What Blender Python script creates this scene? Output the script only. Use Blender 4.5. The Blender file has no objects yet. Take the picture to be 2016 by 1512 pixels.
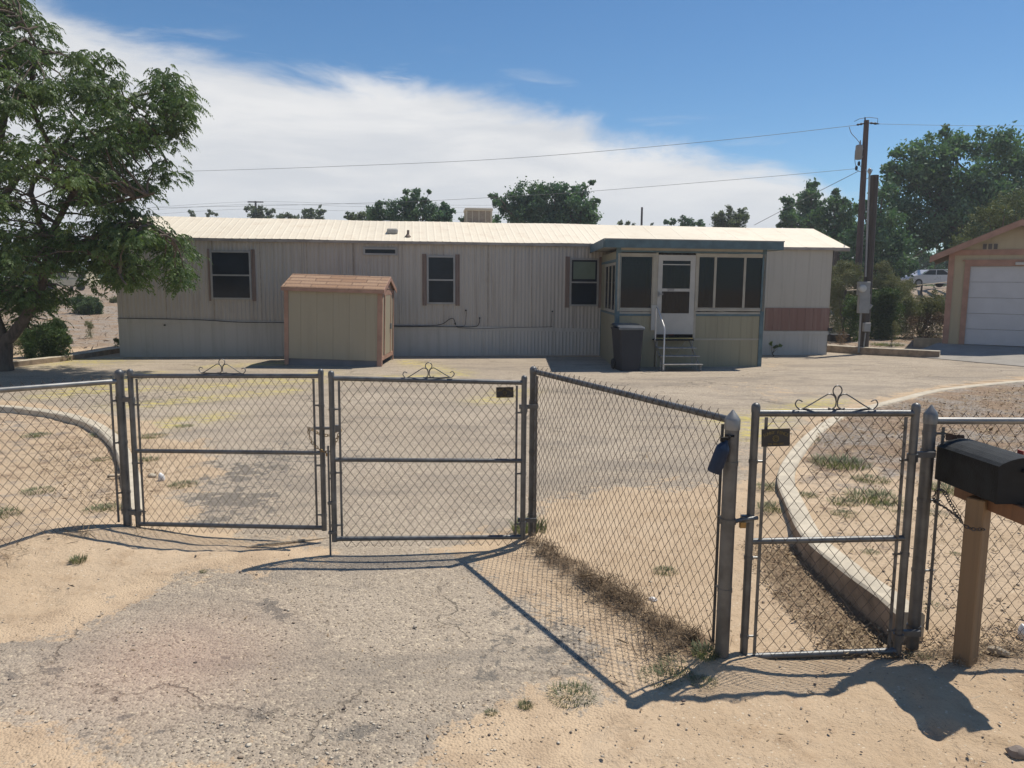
import bpy, math, random
import numpy as np
from mathutils import Vector, Matrix, noise as mnoise
random.seed(7); rng = np.random.default_rng(7)
R = math.radians
sc = bpy.context.scene
COL = sc.collection

# ------------------------------------------------------------------ camera
FPX, CX, CY, CAMH = 1514.0, 1008.0, 756.0, 2.0
PITCH, ROLL = R(7.4), R(0.5)
fwd = np.array([0, math.cos(PITCH), -math.sin(PITCH)])
up0 = np.array([0, math.sin(PITCH), math.cos(PITCH)]); rt0 = np.array([1.0, 0, 0])
rt = rt0 * math.cos(ROLL) + up0 * math.sin(ROLL)
up = up0 * math.cos(ROLL) - rt0 * math.sin(ROLL)
cam_d = bpy.data.cameras.new("camera"); cam = bpy.data.objects.new("camera", cam_d); COL.objects.link(cam)
cam_d.sensor_width = 36.0; cam_d.lens = FPX / 2016 * 36.0; cam_d.clip_start = 0.05; cam_d.clip_end = 3000
cam.matrix_world = Matrix(((rt[0], up[0], -fwd[0], 0), (rt[1], up[1], -fwd[1], 0), (rt[2], up[2], -fwd[2], CAMH), (0, 0, 0, 1)))
sc.camera = cam
sc.render.resolution_x, sc.render.resolution_y = 1024, 768
def ray(x, y): return rt * (x - CX) / FPX - up * (y - CY) / FPX + fwd
def G(x, y, z=0.0):                      # photo measurement -> point at height z
    d = ray(x, y); t = (z - CAMH) / d[2]; return Vector((d[0] * t, d[1] * t, z))
def D(x, y, Y):                          # photo measurement -> point at distance Y
    d = ray(x, y); t = Y / d[1]; return Vector((d[0] * t, Y, CAMH + d[2] * t))

# ------------------------------------------------------------------ view, sky, sun
sc.view_settings.view_transform = 'Standard'; sc.view_settings.look = 'None'
sc.view_settings.exposure = 0.27; sc.view_settings.gamma = 1.0
SUNV = Vector((0.40, 0.30, 1.0)).normalized()
SUN_EL = math.asin(SUNV.z); SUN_AZ = math.atan2(SUNV.x, SUNV.y)
world = bpy.data.worlds.new("World"); sc.world = world; world.use_nodes = True

class NT:
    def __init__(s, tree): s.t = tree; s.n = tree.nodes; s.l = tree.links
    def add(s, typ, **kw):
        nd = s.n.new(typ)
        for k, v in kw.items():
            if k.startswith('i_'):
                key = k[2:]; key = int(key) if key.isdigit() else key.replace('_', ' ')
                s.put(nd.inputs[key], v)
            else: setattr(nd, k, v)
        return nd
    def put(s, inp, v):
        if isinstance(v, bpy.types.NodeSocket): s.l.new(v, inp)
        else:
            if inp.type == 'RGBA' and len(v) == 3: v = (*v, 1)
            inp.default_value = v
    def math(s, op, a, b=0.0, c=0.0, clamp=False):
        nd = s.n.new('ShaderNodeMath'); nd.operation = op; nd.use_clamp = clamp
        for i, v in enumerate((a, b, c)): s.put(nd.inputs[i], v)
        return nd.outputs[0]
    def mix(s, f, a, b, blend='MIX'):
        nd = s.n.new('ShaderNodeMix'); nd.data_type = 'RGBA'; nd.blend_type = blend
        s.put(nd.inputs[0], f); s.put(nd.inputs[6], a); s.put(nd.inputs[7], b); return nd.outputs[2]
    def noise(s, vec, scale, detail=4, rough=.55, dist=0.0, col=False):
        nd = s.add('ShaderNodeTexNoise'); s.put(nd.inputs['Scale'], scale); nd.inputs['Detail'].default_value = detail
        nd.inputs['Roughness'].default_value = rough; nd.inputs['Distortion'].default_value = dist
        if vec is not None: s.l.new(vec, nd.inputs['Vector'])
        return nd.outputs['Color' if col else 'Fac']
    def smooth(s, v, a, b, lo=0.0, hi=1.0):
        nd = s.add('ShaderNodeMapRange'); nd.interpolation_type = 'SMOOTHSTEP'
        s.put(nd.inputs[0], v); nd.inputs[1].default_value = a; nd.inputs[2].default_value = b
        nd.inputs[3].default_value = lo; nd.inputs[4].default_value = hi; return nd.outputs[0]
    def mapping(s, vec, scale=(1, 1, 1), rot=(0, 0, 0)):
        nd = s.add('ShaderNodeMapping'); s.l.new(vec, nd.inputs[0]); nd.inputs['Scale'].default_value = scale
        nd.inputs['Rotation'].default_value = rot; return nd.outputs[0]
    def pos(s): return s.add('ShaderNodeNewGeometry').outputs['Position']
    def attr(s, name): return s.add('ShaderNodeAttribute', attribute_name=name).outputs['Fac']

# sky: physical sky, with a cloud bank described in directions (azimuth, elevation)
w = NT(world.node_tree); bg = w.n['Background']
sky = w.add('ShaderNodeTexSky', sky_type='NISHITA'); sky.sun_disc = False; sky.sun_elevation = SUN_EL; sky.sun_rotation = SUN_AZ
sky.altitude = 1500; sky.air_density = 1.0; sky.dust_density = 0.6; sky.ozone_density = 2.0
tc = w.add('ShaderNodeTexCoord').outputs['Generated']
sp = w.add('ShaderNodeSeparateXYZ'); w.l.new(tc, sp.inputs[0])
az = w.math('ARCTAN2', sp.outputs[0], sp.outputs[1]); el = w.math('ARCSINE', sp.outputs[2])
bnd = w.add('ShaderNodeFloatCurve')
pts = [(-180, 20), (-70, 19), (-34, 17.2), (-27, 15.6), (-20, 14.6), (-11, 14.2), (-4, 13.6), (1, 12.4), (6, 10.6), (12, 9.1), (18, 7.6), (21, 6.2), (24, 3.6), (27, 0), (40, -8), (180, -8)]
cv = bnd.mapping.curves[0]
pp = [((a + 180) / 360, (e + 10) / 40) for a, e in pts]
cv.points[0].location = pp[0]; cv.points[1].location = pp[-1]
for q in pp[1:-1]: cv.points.new(*q)
bnd.mapping.update()
w.put(bnd.inputs['Value'], w.math('MULTIPLY_ADD', az, 1 / (2 * math.pi), 0.5))
bel = w.math('MULTIPLY_ADD', bnd.outputs[0], R(40), R(-10))
cvec = w.mapping(tc, (2.2, 2.2, 7.0), (0, R(-14), 0))
n1 = w.noise(cvec, 2.2, 7, .6, .35)
dlt = w.math('ADD', w.math('SUBTRACT', bel, el), w.math('MULTIPLY', w.math('SUBTRACT', n1, .5), R(6.0)))
cmask = w.smooth(dlt, R(-.9), R(1.3))
wvec = w.mapping(tc, (1.5, 1.5, 11.0), (0, R(-10), 0))
wisp = w.math('MULTIPLY', w.smooth(w.noise(wvec, 4.0, 6, .6, .6), .52, .78), w.smooth(dlt, R(-3.0), R(0.0)))
cmask = w.math('MAXIMUM', w.math('MULTIPLY', cmask, .97), w.math('MULTIPLY', wisp, .55))
inner = w.noise(w.mapping(tc, (1.6, 1.6, 9.0), (0, R(-12), 0)), 3.0, 6, .55, .3)
ccol = w.mix(w.smooth(inner, .32, .72), (6.3, 6.5, 6.8), (7.8, 7.8, 7.8))
ccol = w.mix(w.smooth(el, R(1.5), R(8.0)), (6.0, 6.35, 6.8), ccol)
hs = w.add('ShaderNodeHueSaturation'); hs.inputs['Saturation'].default_value = 1.20; hs.inputs['Value'].default_value = 1.0
w.l.new(sky.outputs[0], hs.inputs['Color'])
skc = w.mix(1.0, hs.outputs[0], (0.90, 1.0, 1.0), 'MULTIPLY')
fin = w.mix(cmask, skc, ccol)
w.l.new(fin, bg.inputs['Color']); bg.inputs['Strength'].default_value = 0.092

sd_ = bpy.data.lights.new("sun", 'SUN'); sd_.energy = 4.1; sd_.angle = R(0.53); sd_.color = (1.0, .93, .82)
sun = bpy.data.objects.new("sun", sd_); COL.objects.link(sun); sun.location = (0, 0, 30)
sun.rotation_euler = SUNV.to_track_quat('Z', 'Y').to_euler()

# ------------------------------------------------------------------ materials
MATS = {}
def principled(name, color=(.5, .5, .5), rough=.7, metal=0.0, var=.12, vscale=3.0, bump=0.0, bscale=60.0, vcol2=None,
               stretch=(1, 1, 1), spec=.5, attr_var=None, trans=0.0, alpha=1.0):
    m = bpy.data.materials.new(name); m.use_nodes = True; t = NT(m.node_tree); b = t.n['Principled BSDF']
    p = t.mapping(t.pos(), stretch)
    nz = t.noise(p, vscale, 6, .6)
    dark = tuple(c * (1 - var) for c in color); lite = vcol2 if vcol2 else tuple(min(1, c * (1 + var)) for c in color)
    c = t.mix(t.smooth(nz, .3, .7), dark, lite)
    if attr_var:
        c = t.mix(t.attr(attr_var[0]), c, attr_var[1])
    t.put(b.inputs['Base Color'], c); b.inputs['Roughness'].default_value = rough; b.inputs['Metallic'].default_value = metal
    b.inputs['Specular IOR Level'].default_value = spec
    t.put(b.inputs['Roughness'], t.math('MULTIPLY_ADD', nz, .2, rough - .1, clamp=True))
    if bump:
        bn = t.add('ShaderNodeBump'); bn.inputs['Strength'].default_value = bump; bn.inputs['Distance'].default_value = .01
        t.put(bn.inputs['Height'], t.noise(t.pos(), bscale, 5, .6)); t.l.new(bn.outputs[0], b.inputs['Normal'])
    if trans:
        tr = t.add('ShaderNodeBsdfTranslucent'); t.put(tr.inputs[0], t.mix(1.0, c, (1.25, 1.35, .6), 'MULTIPLY'))
        ms = t.add('ShaderNodeMixShader'); ms.inputs[0].default_value = trans
        t.l.new(b.outputs[0], ms.inputs[1]); t.l.new(tr.outputs[0], ms.inputs[2]); t.l.new(ms.outputs[0], t.n['Material Output'].inputs[0])
    MATS[name] = m; return m

def siding_mat(name, color, stain, streak=8.0, amt=.5):
    m = bpy.data.materials.new(name); m.use_nodes = True; t = NT(m.node_tree); b = t.n['Principled BSDF']
    p = t.pos()
    a = t.noise(t.mapping(p, (streak, streak, .35)), 1.0, 5, .6)
    c2 = t.noise(p, .35, 3, .5)
    blot = t.noise(p, 2.2, 6, .65)
    c = t.mix(t.math('MULTIPLY', t.smooth(a, .45, .75), amt), color, stain)
    c = t.mix(t.math('MULTIPLY', t.smooth(c2, .4, .7), .35), c, tuple(x * .82 for x in color))
    c = t.mix(t.math('MULTIPLY', t.smooth(blot, .55, .8), .3), c, stain)
    seam = t.smooth(t.noise(t.mapping(p, (26, 26, .15)), 1.0, 2, .5), .66, .72)
    c = t.mix(t.math('MULTIPLY', seam, .35 * (amt > .3)), c, tuple(x * .7 for x in stain))
    c = t.mix(t.math('MULTIPLY', t.smooth(t.noise(p, 24, 4, .7), .66, .76), .35), c, tuple(x * .6 for x in stain))
    t.put(b.inputs['Base Color'], c); b.inputs['Roughness'].default_value = .62
    bn = t.add('ShaderNodeBump'); bn.inputs['Strength'].default_value = .25; bn.inputs['Distance'].default_value = .01
    t.put(bn.inputs['Height'], t.noise(p, 9, 3, .5)); t.l.new(bn.outputs[0], b.inputs['Normal'])
    MATS[name] = m; return m

M_siding = siding_mat('siding', (.435, .400, .355), (.26, .22, .18), 8, .5)
M_skirt = siding_mat('skirt', (.44, .425, .395), (.29, .27, .23))
M_panel = siding_mat('pale_panel', (.43, .40, .345), (.32, .29, .24))
M_redpanel = siding_mat('red_panel', (.20, .105, .08), (.30, .215, .18), 10, .7)
M_roof = siding_mat('roof_coating', (.74, .66, .52), (.60, .49, .36), 2.6, .5)
M_trimmetal = principled('trim_metal', (.42, .40, .37), .5, .2)
M_shutter = principled('brown_trim', (.19, .135, .11), .7, 0, .25, 4, stretch=(6, 6, .5))
M_winframe = principled('window_frame', (.30, .295, .285), .5, .2)
M_cream = siding_mat('shed_cream', (.335, .295, .215), (.26, .225, .16), 6, .5)
M_pink = principled('pink_trim', (.32, .19, .14), .75, 0, .15, 4, bump=.2)
M_yellowpanel = siding_mat('porch_yellow', (.265, .245, .165), (.19, .17, .115), 7, .6)
M_porchcream = principled('porch_cream', (.32, .295, .24), .65, 0, .12, 3)
M_blue = principled('blue_trim', (.075, .125, .145), .65, 0, .22, 4)
M_white = principled('white_paint', (.38, .37, .34), .55, 0, .08, 3)
M_whitemetal = principled('white_metal', (.52, .51, .49), .35, .3, .1, 6)
M_tread = principled('worn_tread', (.30, .285, .26), .6, .2, .3, 9)
M_galv = principled('galvanised', (.125, .128, .13), .46, .6, .25, 9, bump=.1, bscale=120)
M_galvlite = principled('galvanised_light', (.23, .23, .225), .45, .6, .2, 9)
M_wire = principled('fence_wire', (.085, .064, .048), .55, .45, .35, 14)
M_chain = principled('chain_brass', (.22, .15, .07), .4, .8, .4, 40)
M_chaindark = principled('chain_dark', (.10, .09, .085), .4, .8, .4, 40)
M_lock = principled('lock_brass', (.30, .19, .07), .4, .7, .2, 20)
M_blackplastic = principled('black_plastic', (.011, .012, .013), .6, 0, .3, 8, bump=.15, bscale=200, spec=.25)
M_mailtop = principled('mailbox_black', (.012, .014, .015), .6, 0, .5, 14, bump=.3, bscale=120, spec=.25)
M_bin = principled('bin_plastic', (.018, .019, .024), .7, 0, .2, 3)
M_blueplastic = principled('navy_plastic', (.010, .024, .055), .5, 0, .2, 12, spec=.3)
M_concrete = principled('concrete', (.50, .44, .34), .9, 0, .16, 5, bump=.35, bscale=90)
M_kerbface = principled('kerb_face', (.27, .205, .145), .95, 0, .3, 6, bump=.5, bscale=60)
M_slab = principled('apron_concrete_shaded', (.27, .25, .22), .9, 0, .12, 2, bump=.2, bscale=90)  # apron concrete darkened all over to stand for the garage's cast shadow
M_bark = principled('bark', (.11, .085, .065), .95, 0, .35, 5, bump=.9, bscale=22, stretch=(3, 3, .6))
M_barkfar = principled('bark_far', (.10, .08, .065), .95, 0, .3, 3)
M_pole = principled('pole_brown', (.085, .06, .055), .9, 0, .3, 3, bump=.3, bscale=40, stretch=(8, 8, .4))
M_poledark = principled('pole_dark', (.06, .052, .046), .9, 0, .3, 3, bump=.3, bscale=40, stretch=(8, 8, .4))
M_grey = principled('grey_enamel', (.23, .235, .235), .5, .1, .12, 5)
M_cable = principled('black_cable', (.012, .012, .012), .6)
M_wirefar = principled('wire_far', (.16, .165, .175), .6)
M_glassdark = principled('dark_glass', (.012, .018, .026), .2, 0, .3, 1.5, spec=.22)
M_blind = principled('blind', (.12, .16, .12), .7)
M_signblack = principled('sign_black', (.022, .022, .022), .5)
M_signgold = principled('sign_gold', (.19, .15, .055), .5, .2)
M_garagedoor = principled('garage_door', (.44, .45, .47), .55, 0, .05, 2)
M_garagewall = siding_mat('garage_cream', (.36, .31, .21), (.29, .245, .165), 5, .4)
M_leafdry = principled('dry_leaf', (.15, .10, .06), .9, 0, .3, 30, attr_var=('rnd', (.40, .30, .18)), trans=.0)
M_twig = principled('dry_grass', (.24, .17, .10), .9, 0, .3, 20, attr_var=('rnd', (.11, .075, .045)))
M_stone = principled('stone', (.20, .15, .11), .9, 0, .3, 20, attr_var=('rnd', (.66, .58, .46)), bump=.3)
M_pebdark = principled('dark_pebble', (.13, .10, .085), .9, 0, .4, 20)
M_weed = principled('weed_green', (.10, .125, .065), .8, 0, .25, 25, attr_var=('rnd', (.24, .25, .145)), trans=.25)
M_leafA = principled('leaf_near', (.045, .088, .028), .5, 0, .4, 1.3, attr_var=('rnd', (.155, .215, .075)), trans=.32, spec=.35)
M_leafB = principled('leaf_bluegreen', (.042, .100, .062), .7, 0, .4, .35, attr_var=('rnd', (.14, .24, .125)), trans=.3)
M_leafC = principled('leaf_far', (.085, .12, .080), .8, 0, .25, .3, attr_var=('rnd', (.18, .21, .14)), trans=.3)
M_leafPine = principled('leaf_pine', (.085, .115, .045), .8, 0, .3, .6, attr_var=('rnd', (.18, .20, .08)), trans=.15)
M_leafSage = principled('leaf_sage', (.105, .125, .055), .85, 0, .3, .6, attr_var=('rnd', (.23, .22, .11)), trans=.15)
M_leafBush = principled('leaf_bush', (.050, .100, .032), .8, 0, .3, .8, attr_var=('rnd', (.095, .14, .045)), trans=.2)
M_carpaint = principled('car_silver', (.52, .52, .55), .3, .3, .04, 2)
M_tyre = principled('tyre', (.02, .02, .02), .85)
M_vanpaint = principled('van_cream', (.55, .50, .36), .5, 0, .08, 2)
M_red = principled('red_cloth', (.42, .05, .03), .7)
M_rug = principled('interior_grey', (.09, .085, .085), .8)
M_plasticwhite = principled('white_plastic', (.75, .74, .72), .5, 0, .1, 20)
M_postwood = siding_mat('post_wood', (.22, .145, .08), (.12, .08, .05), 40, .8)
M_beamwood = siding_mat('beam_wood', (.22, .11, .055), (.13, .07, .04), 30, .7)
M_wood = principled('old_wood', (.40, .33, .24), .9, 0, .3, 12, stretch=(1, 6, 1))

def glass_mat():
    m = bpy.data.materials.new('pane_glass'); m.use_nodes = True; t = NT(m.node_tree); t.n.remove(t.n['Principled BSDF'])
    tr = t.add('ShaderNodeBsdfTransparent'); tr.inputs[0].default_value = (.29, .34, .41, 1)
    gl = t.add('ShaderNodeBsdfGlossy'); gl.inputs['Roughness'].default_value = .03; gl.inputs[0].default_value = (.8, .85, .9, 1)
    fr = t.add('ShaderNodeFresnel'); fr.inputs[0].default_value = 1.5
    ms = t.add('ShaderNodeMixShader'); t.put(ms.inputs[0], t.math('MULTIPLY_ADD', fr.outputs[0], .5, .005))
    t.l.new(tr.outputs[0], ms.inputs[1]); t.l.new(gl.outputs[0], ms.inputs[2]); t.l.new(ms.outputs[0], t.n['Material Output'].inputs[0]); return m
M_glass = glass_mat()

def shingle_mat():
    m = bpy.data.materials.new('shingles'); m.use_nodes = True; t = NT(m.node_tree); b = t.n['Principled BSDF']
    br = t.add('ShaderNodeTexBrick'); uv = t.add('ShaderNodeUVMap').outputs[0]; t.l.new(uv, br.inputs[0])
    br.inputs['Color1'].default_value = (.30, .20, .135, 1); br.inputs['Color2'].default_value = (.24, .145, .09, 1); br.inputs['Mortar'].default_value = (.14, .085, .055, 1)
    br.inputs['Scale'].default_value = 1; br.inputs['Mortar Size'].default_value = .012; br.inputs['Brick Width'].default_value = .62; br.inputs['Row Height'].default_value = .11
    c = t.mix(t.smooth(t.noise(t.pos(), 30, 4), .3, .7), br.outputs[0], t.mix(1.0, br.outputs[0], (1.35, 1.3, 1.2), 'MULTIPLY'))
    t.put(b.inputs['Base Color'], c); b.inputs['Roughness'].default_value = .95
    bn = t.add('ShaderNodeBump'); bn.inputs['Strength'].default_value = .6; bn.inputs['Distance'].default_value = .01
    t.put(bn.inputs['Height'], t.math('ADD', t.math('MULTIPLY', br.outputs['Fac'], -1.0), t.noise(t.pos(), 200, 2))); t.l.new(bn.outputs[0], b.inputs['Normal'])
    return m
M_shingle = shingle_mat()

def ground_mat():
    m = bpy.data.materials.new('sand_soil'); m.use_nodes = True; t = NT(m.node_tree); b = t.n['Principled BSDF']; p = t.pos()
    big = t.noise(p, .45, 5, .6); mid = t.noise(p, 4.5, 6, .65); fine = t.noise(p, 60, 4, .7); grit = t.noise(p, 230, 2, .7)
    c = t.mix(t.smooth(big, .35, .65), (.475, .355, .235), (.545, .42, .29))
    c = t.mix(t.math('MULTIPLY', t.smooth(mid, .48, .72), .55), c, (.345, .24, .15))
    c = t.mix(t.math('MULTIPLY', t.smooth(fine, .55, .75), .40), c, (.25, .175, .115))
    c = t.mix(t.math('MULTIPLY', t.smooth(grit, .62, .74), .5), c, (.62, .53, .41))
    sp1 = t.add('ShaderNodeTexVoronoi'); sp1.inputs['Scale'].default_value = 48; t.l.new(t.mapping(p, (1, 1.4, 1), (0, 0, .4)), sp1.inputs[0])
    sc1 = t.add('ShaderNodeSeparateColor'); t.l.new(sp1.outputs['Color'], sc1.inputs[0])
    patchy = t.smooth(t.noise(p, 1.7, 5, .65, .4), .42, .62)
    spk = t.math('MULTIPLY', t.math('MULTIPLY', t.smooth(sc1.outputs[0], .84, .90), t.smooth(sp1.outputs['Distance'], .45, .2)), patchy)
    c = t.mix(t.math('MULTIPLY', spk, .75), c, (.19, .125, .08))
    spk2 = t.math('MULTIPLY', t.smooth(sc1.outputs[1], .90, .94), t.smooth(sp1.outputs['Distance'], .4, .2))
    c = t.mix(t.math('MULTIPLY', spk2, .6), c, (.72, .64, .50))
    trk = t.smooth(t.noise(t.mapping(p, (.35, 1.9, 1), (0, 0, R(28))), 1.3, 5, .6, .5), .50, .68)
    c = t.mix(t.math('MULTIPLY', trk, .22), c, (.36, .26, .155))
    # chips and gravel inside the planted beds
    v = t.add('ShaderNodeTexVoronoi'); v.inputs['Scale'].default_value = 34; t.l.new(t.mapping(p, (1, 1.3, 1), (0, 0, .5)), v.inputs[0])
    gcol = t.mix(v.outputs['Color'], (.09, .06, .04), (.42, .34, .25))
    v2 = t.add('ShaderNodeTexVoronoi'); v2.inputs['Scale'].default_value = 34; t.l.new(t.mapping(p, (1, 1.3, 1), (0, 0, .5)), v2.inputs[0])
    hs2 = t.add('ShaderNodeHueSaturation'); hs2.inputs['Saturation'].default_value = .35; t.l.new(gcol, hs2.inputs['Color'])
    gm = t.smooth(t.math('ADD', t.attr('chips'), t.math('MULTIPLY', t.math('SUBTRACT', mid, .5), 1.6)), .35, .75)
    gcol2 = t.mix(t.smooth(t.noise(p, 1.2, 4), .4, .6), hs2.outputs[0], t.mix(1.0, hs2.outputs[0], (.95, .72, .55), 'MULTIPLY'))
    c = t.mix(t.math('MULTIPLY', gm, .75), c, gcol2)
    c = t.mix(t.math('MULTIPLY', t.smooth(t.math('ADD', t.attr('litter'), t.math('MULTIPLY', t.math('SUBTRACT', mid, .5), 1.6)), .35, .65), .75), c, t.mix(t.smooth(grit, .4, .6), (.085, .055, .035), (.20, .14, .09)))
    t.put(b.inputs['Base Color'], c); b.inputs['Roughness'].default_value = .97; b.inputs['Specular IOR Level'].default_value = .15
    h = t.math('ADD', t.math('MULTIPLY', mid, 2.4), t.math('ADD', t.math('MULTIPLY', fine, .5), t.math('MULTIPLY', grit, .12)))
    h = t.math('ADD', h, t.math('MULTIPLY', t.noise(p, 8, 5, .7, .8), 1.0))
    h = t.math('ADD', h, t.math('MULTIPLY', t.math('MULTIPLY', v2.outputs['Distance'], gm), -1.2))
    bn = t.add('ShaderNodeBump'); bn.inputs['Strength'].default_value = .85; bn.inputs['Distance'].default_value = .022
    t.put(bn.inputs['Height'], h); t.l.new(bn.outputs[0], b.inputs['Normal']); return m

def asphalt_mat():
    m = bpy.data.materials.new('worn_asphalt'); m.use_nodes = True; t = NT(m.node_tree); b = t.n['Principled BSDF']; p = t.pos()
    big = t.noise(p, .30, 4, .6); mid = t.noise(p, 2.6, 6, .65, .4); fine = t.noise(p, 45, 4, .65)
    v = t.add('ShaderNodeTexVoronoi'); v.inputs['Scale'].default_value = 75; t.l.new(p, v.inputs[0])
    sv = t.add('ShaderNodeSeparateColor'); t.l.new(v.outputs['Color'], sv.inputs[0])
    base = t.mix(t.smooth(big, .4, .62), (.36, .300, .232), (.43, .362, .282))
    base = t.mix(t.math('MULTIPLY', t.smooth(mid, .5, .75), .35), base, (.315, .255, .19))
    base = t.mix(t.math('MULTIPLY', t.smooth(sv.outputs[0], .78, .95), .8), base, (.58, .49, .36))
    base = t.mix(t.math('MULTIPLY', t.smooth(sv.outputs[1], .70, .90), .65), base, (.17, .14, .11))
    stk = t.noise(t.mapping(p, (.55, 1.6, 1), (0, 0, .15)), 1.0, 7, .7, .8)
    base = t.mix(t.math('MULTIPLY', t.smooth(stk, .46, .64), .6), base, (.225, .195, .162))
    base = t.mix(t.math('MULTIPLY', t.smooth(fine, .55, .72), .45), base, (.45, .36, .26))
    # bare darker binder
    dk = t.smooth(t.math('ADD', t.attr('dark'), t.math('MULTIPLY', t.math('SUBTRACT', t.noise(p, 7.0, 7, .7, .6), .5), 3.2)), .60, .74)
    base = t.mix(t.math('MULTIPLY', dk, .8), base, t.mix(t.smooth(fine, .4, .7), (.13, .12, .108), (.21, .185, .15)))
    # long cracks and scrapes
    cv_ = t.add('ShaderNodeTexVoronoi'); cv_.feature = 'DISTANCE_TO_EDGE'; cv_.inputs['Scale'].default_value = .42
    wv = t.add('ShaderNodeVectorMath', operation='ADD'); t.l.new(p, wv.inputs[0])
    wn = t.add('ShaderNodeVectorMath', operation='SCALE'); t.l.new(t.noise(p, 1.4, 5, .65, 0, True), wn.inputs[0]); wn.inputs['Scale'].default_value = 1.1
    t.l.new(wn.outputs[0], wv.inputs[1]); t.l.new(wv.outputs[0], cv_.inputs[0])
    crack = t.math('MULTIPLY', t.smooth(cv_.outputs['Distance'], .008, .002), t.smooth(t.noise(p, .8, 3), .44, .6))
    base = t.mix(t.math('MULTIPLY', crack, .65), base, (.09, .075, .06))
    # yellow pollen blown in the cracks
    ym = t.math('MULTIPLY', t.attr('yellow'), t.smooth(t.noise(t.mapping(p, (.7, 2.6, 1)), 4.5, 7, .75, .8), .47, .58))
    base = t.mix(t.math('MULTIPLY', ym, .95), base, (.56, .47, .11))
    # drifted sand
    sm = t.smooth(t.math('ADD', t.attr('sand'), t.math('ADD', t.math('MULTIPLY', t.math('SUBTRACT', t.noise(p, 2.2, 8, .75, .4), .5), 1.9), t.math('MULTIPLY', t.math('SUBTRACT', t.noise(p, 22, 4, .7), .5), .7))), .45, .58)
    sandc = t.mix(t.smooth(t.noise(p, 4.5, 6, .65), .40, .72), (.525, .40, .27), (.39, .29, .195))
    sandc = t.mix(t.math('MULTIPLY', t.smooth(fine, .55, .75), .35), sandc, (.27, .19, .125))
    base = t.mix(sm, base, sandc)
    rd = t.math('MULTIPLY', t.attr('red'), .22)
    base = t.mix(rd, base, (.42, .20, .15))
    t.put(b.inputs['Base Color'], base); b.inputs['Roughness'].default_value = .95; b.inputs['Specular IOR Level'].default_value = .2
    h = t.math('ADD', t.math('MULTIPLY', v.outputs['Distance'], -.9), t.math('MULTIPLY', fine, .7))
    h = t.math('ADD', h, t.math('MULTIPLY', mid, .5)); h = t.math('SUBTRACT', h, t.math('MULTIPLY', crack, 1.0))
    bn = t.add('ShaderNodeBump'); bn.inputs['Strength'].default_value = .7; bn.inputs['Distance'].default_value = .012
    t.put(bn.inputs['Height'], h); t.l.new(bn.outputs[0], b.inputs['Normal']); return m
M_ground = ground_mat(); M_asphalt = asphalt_mat()

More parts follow.
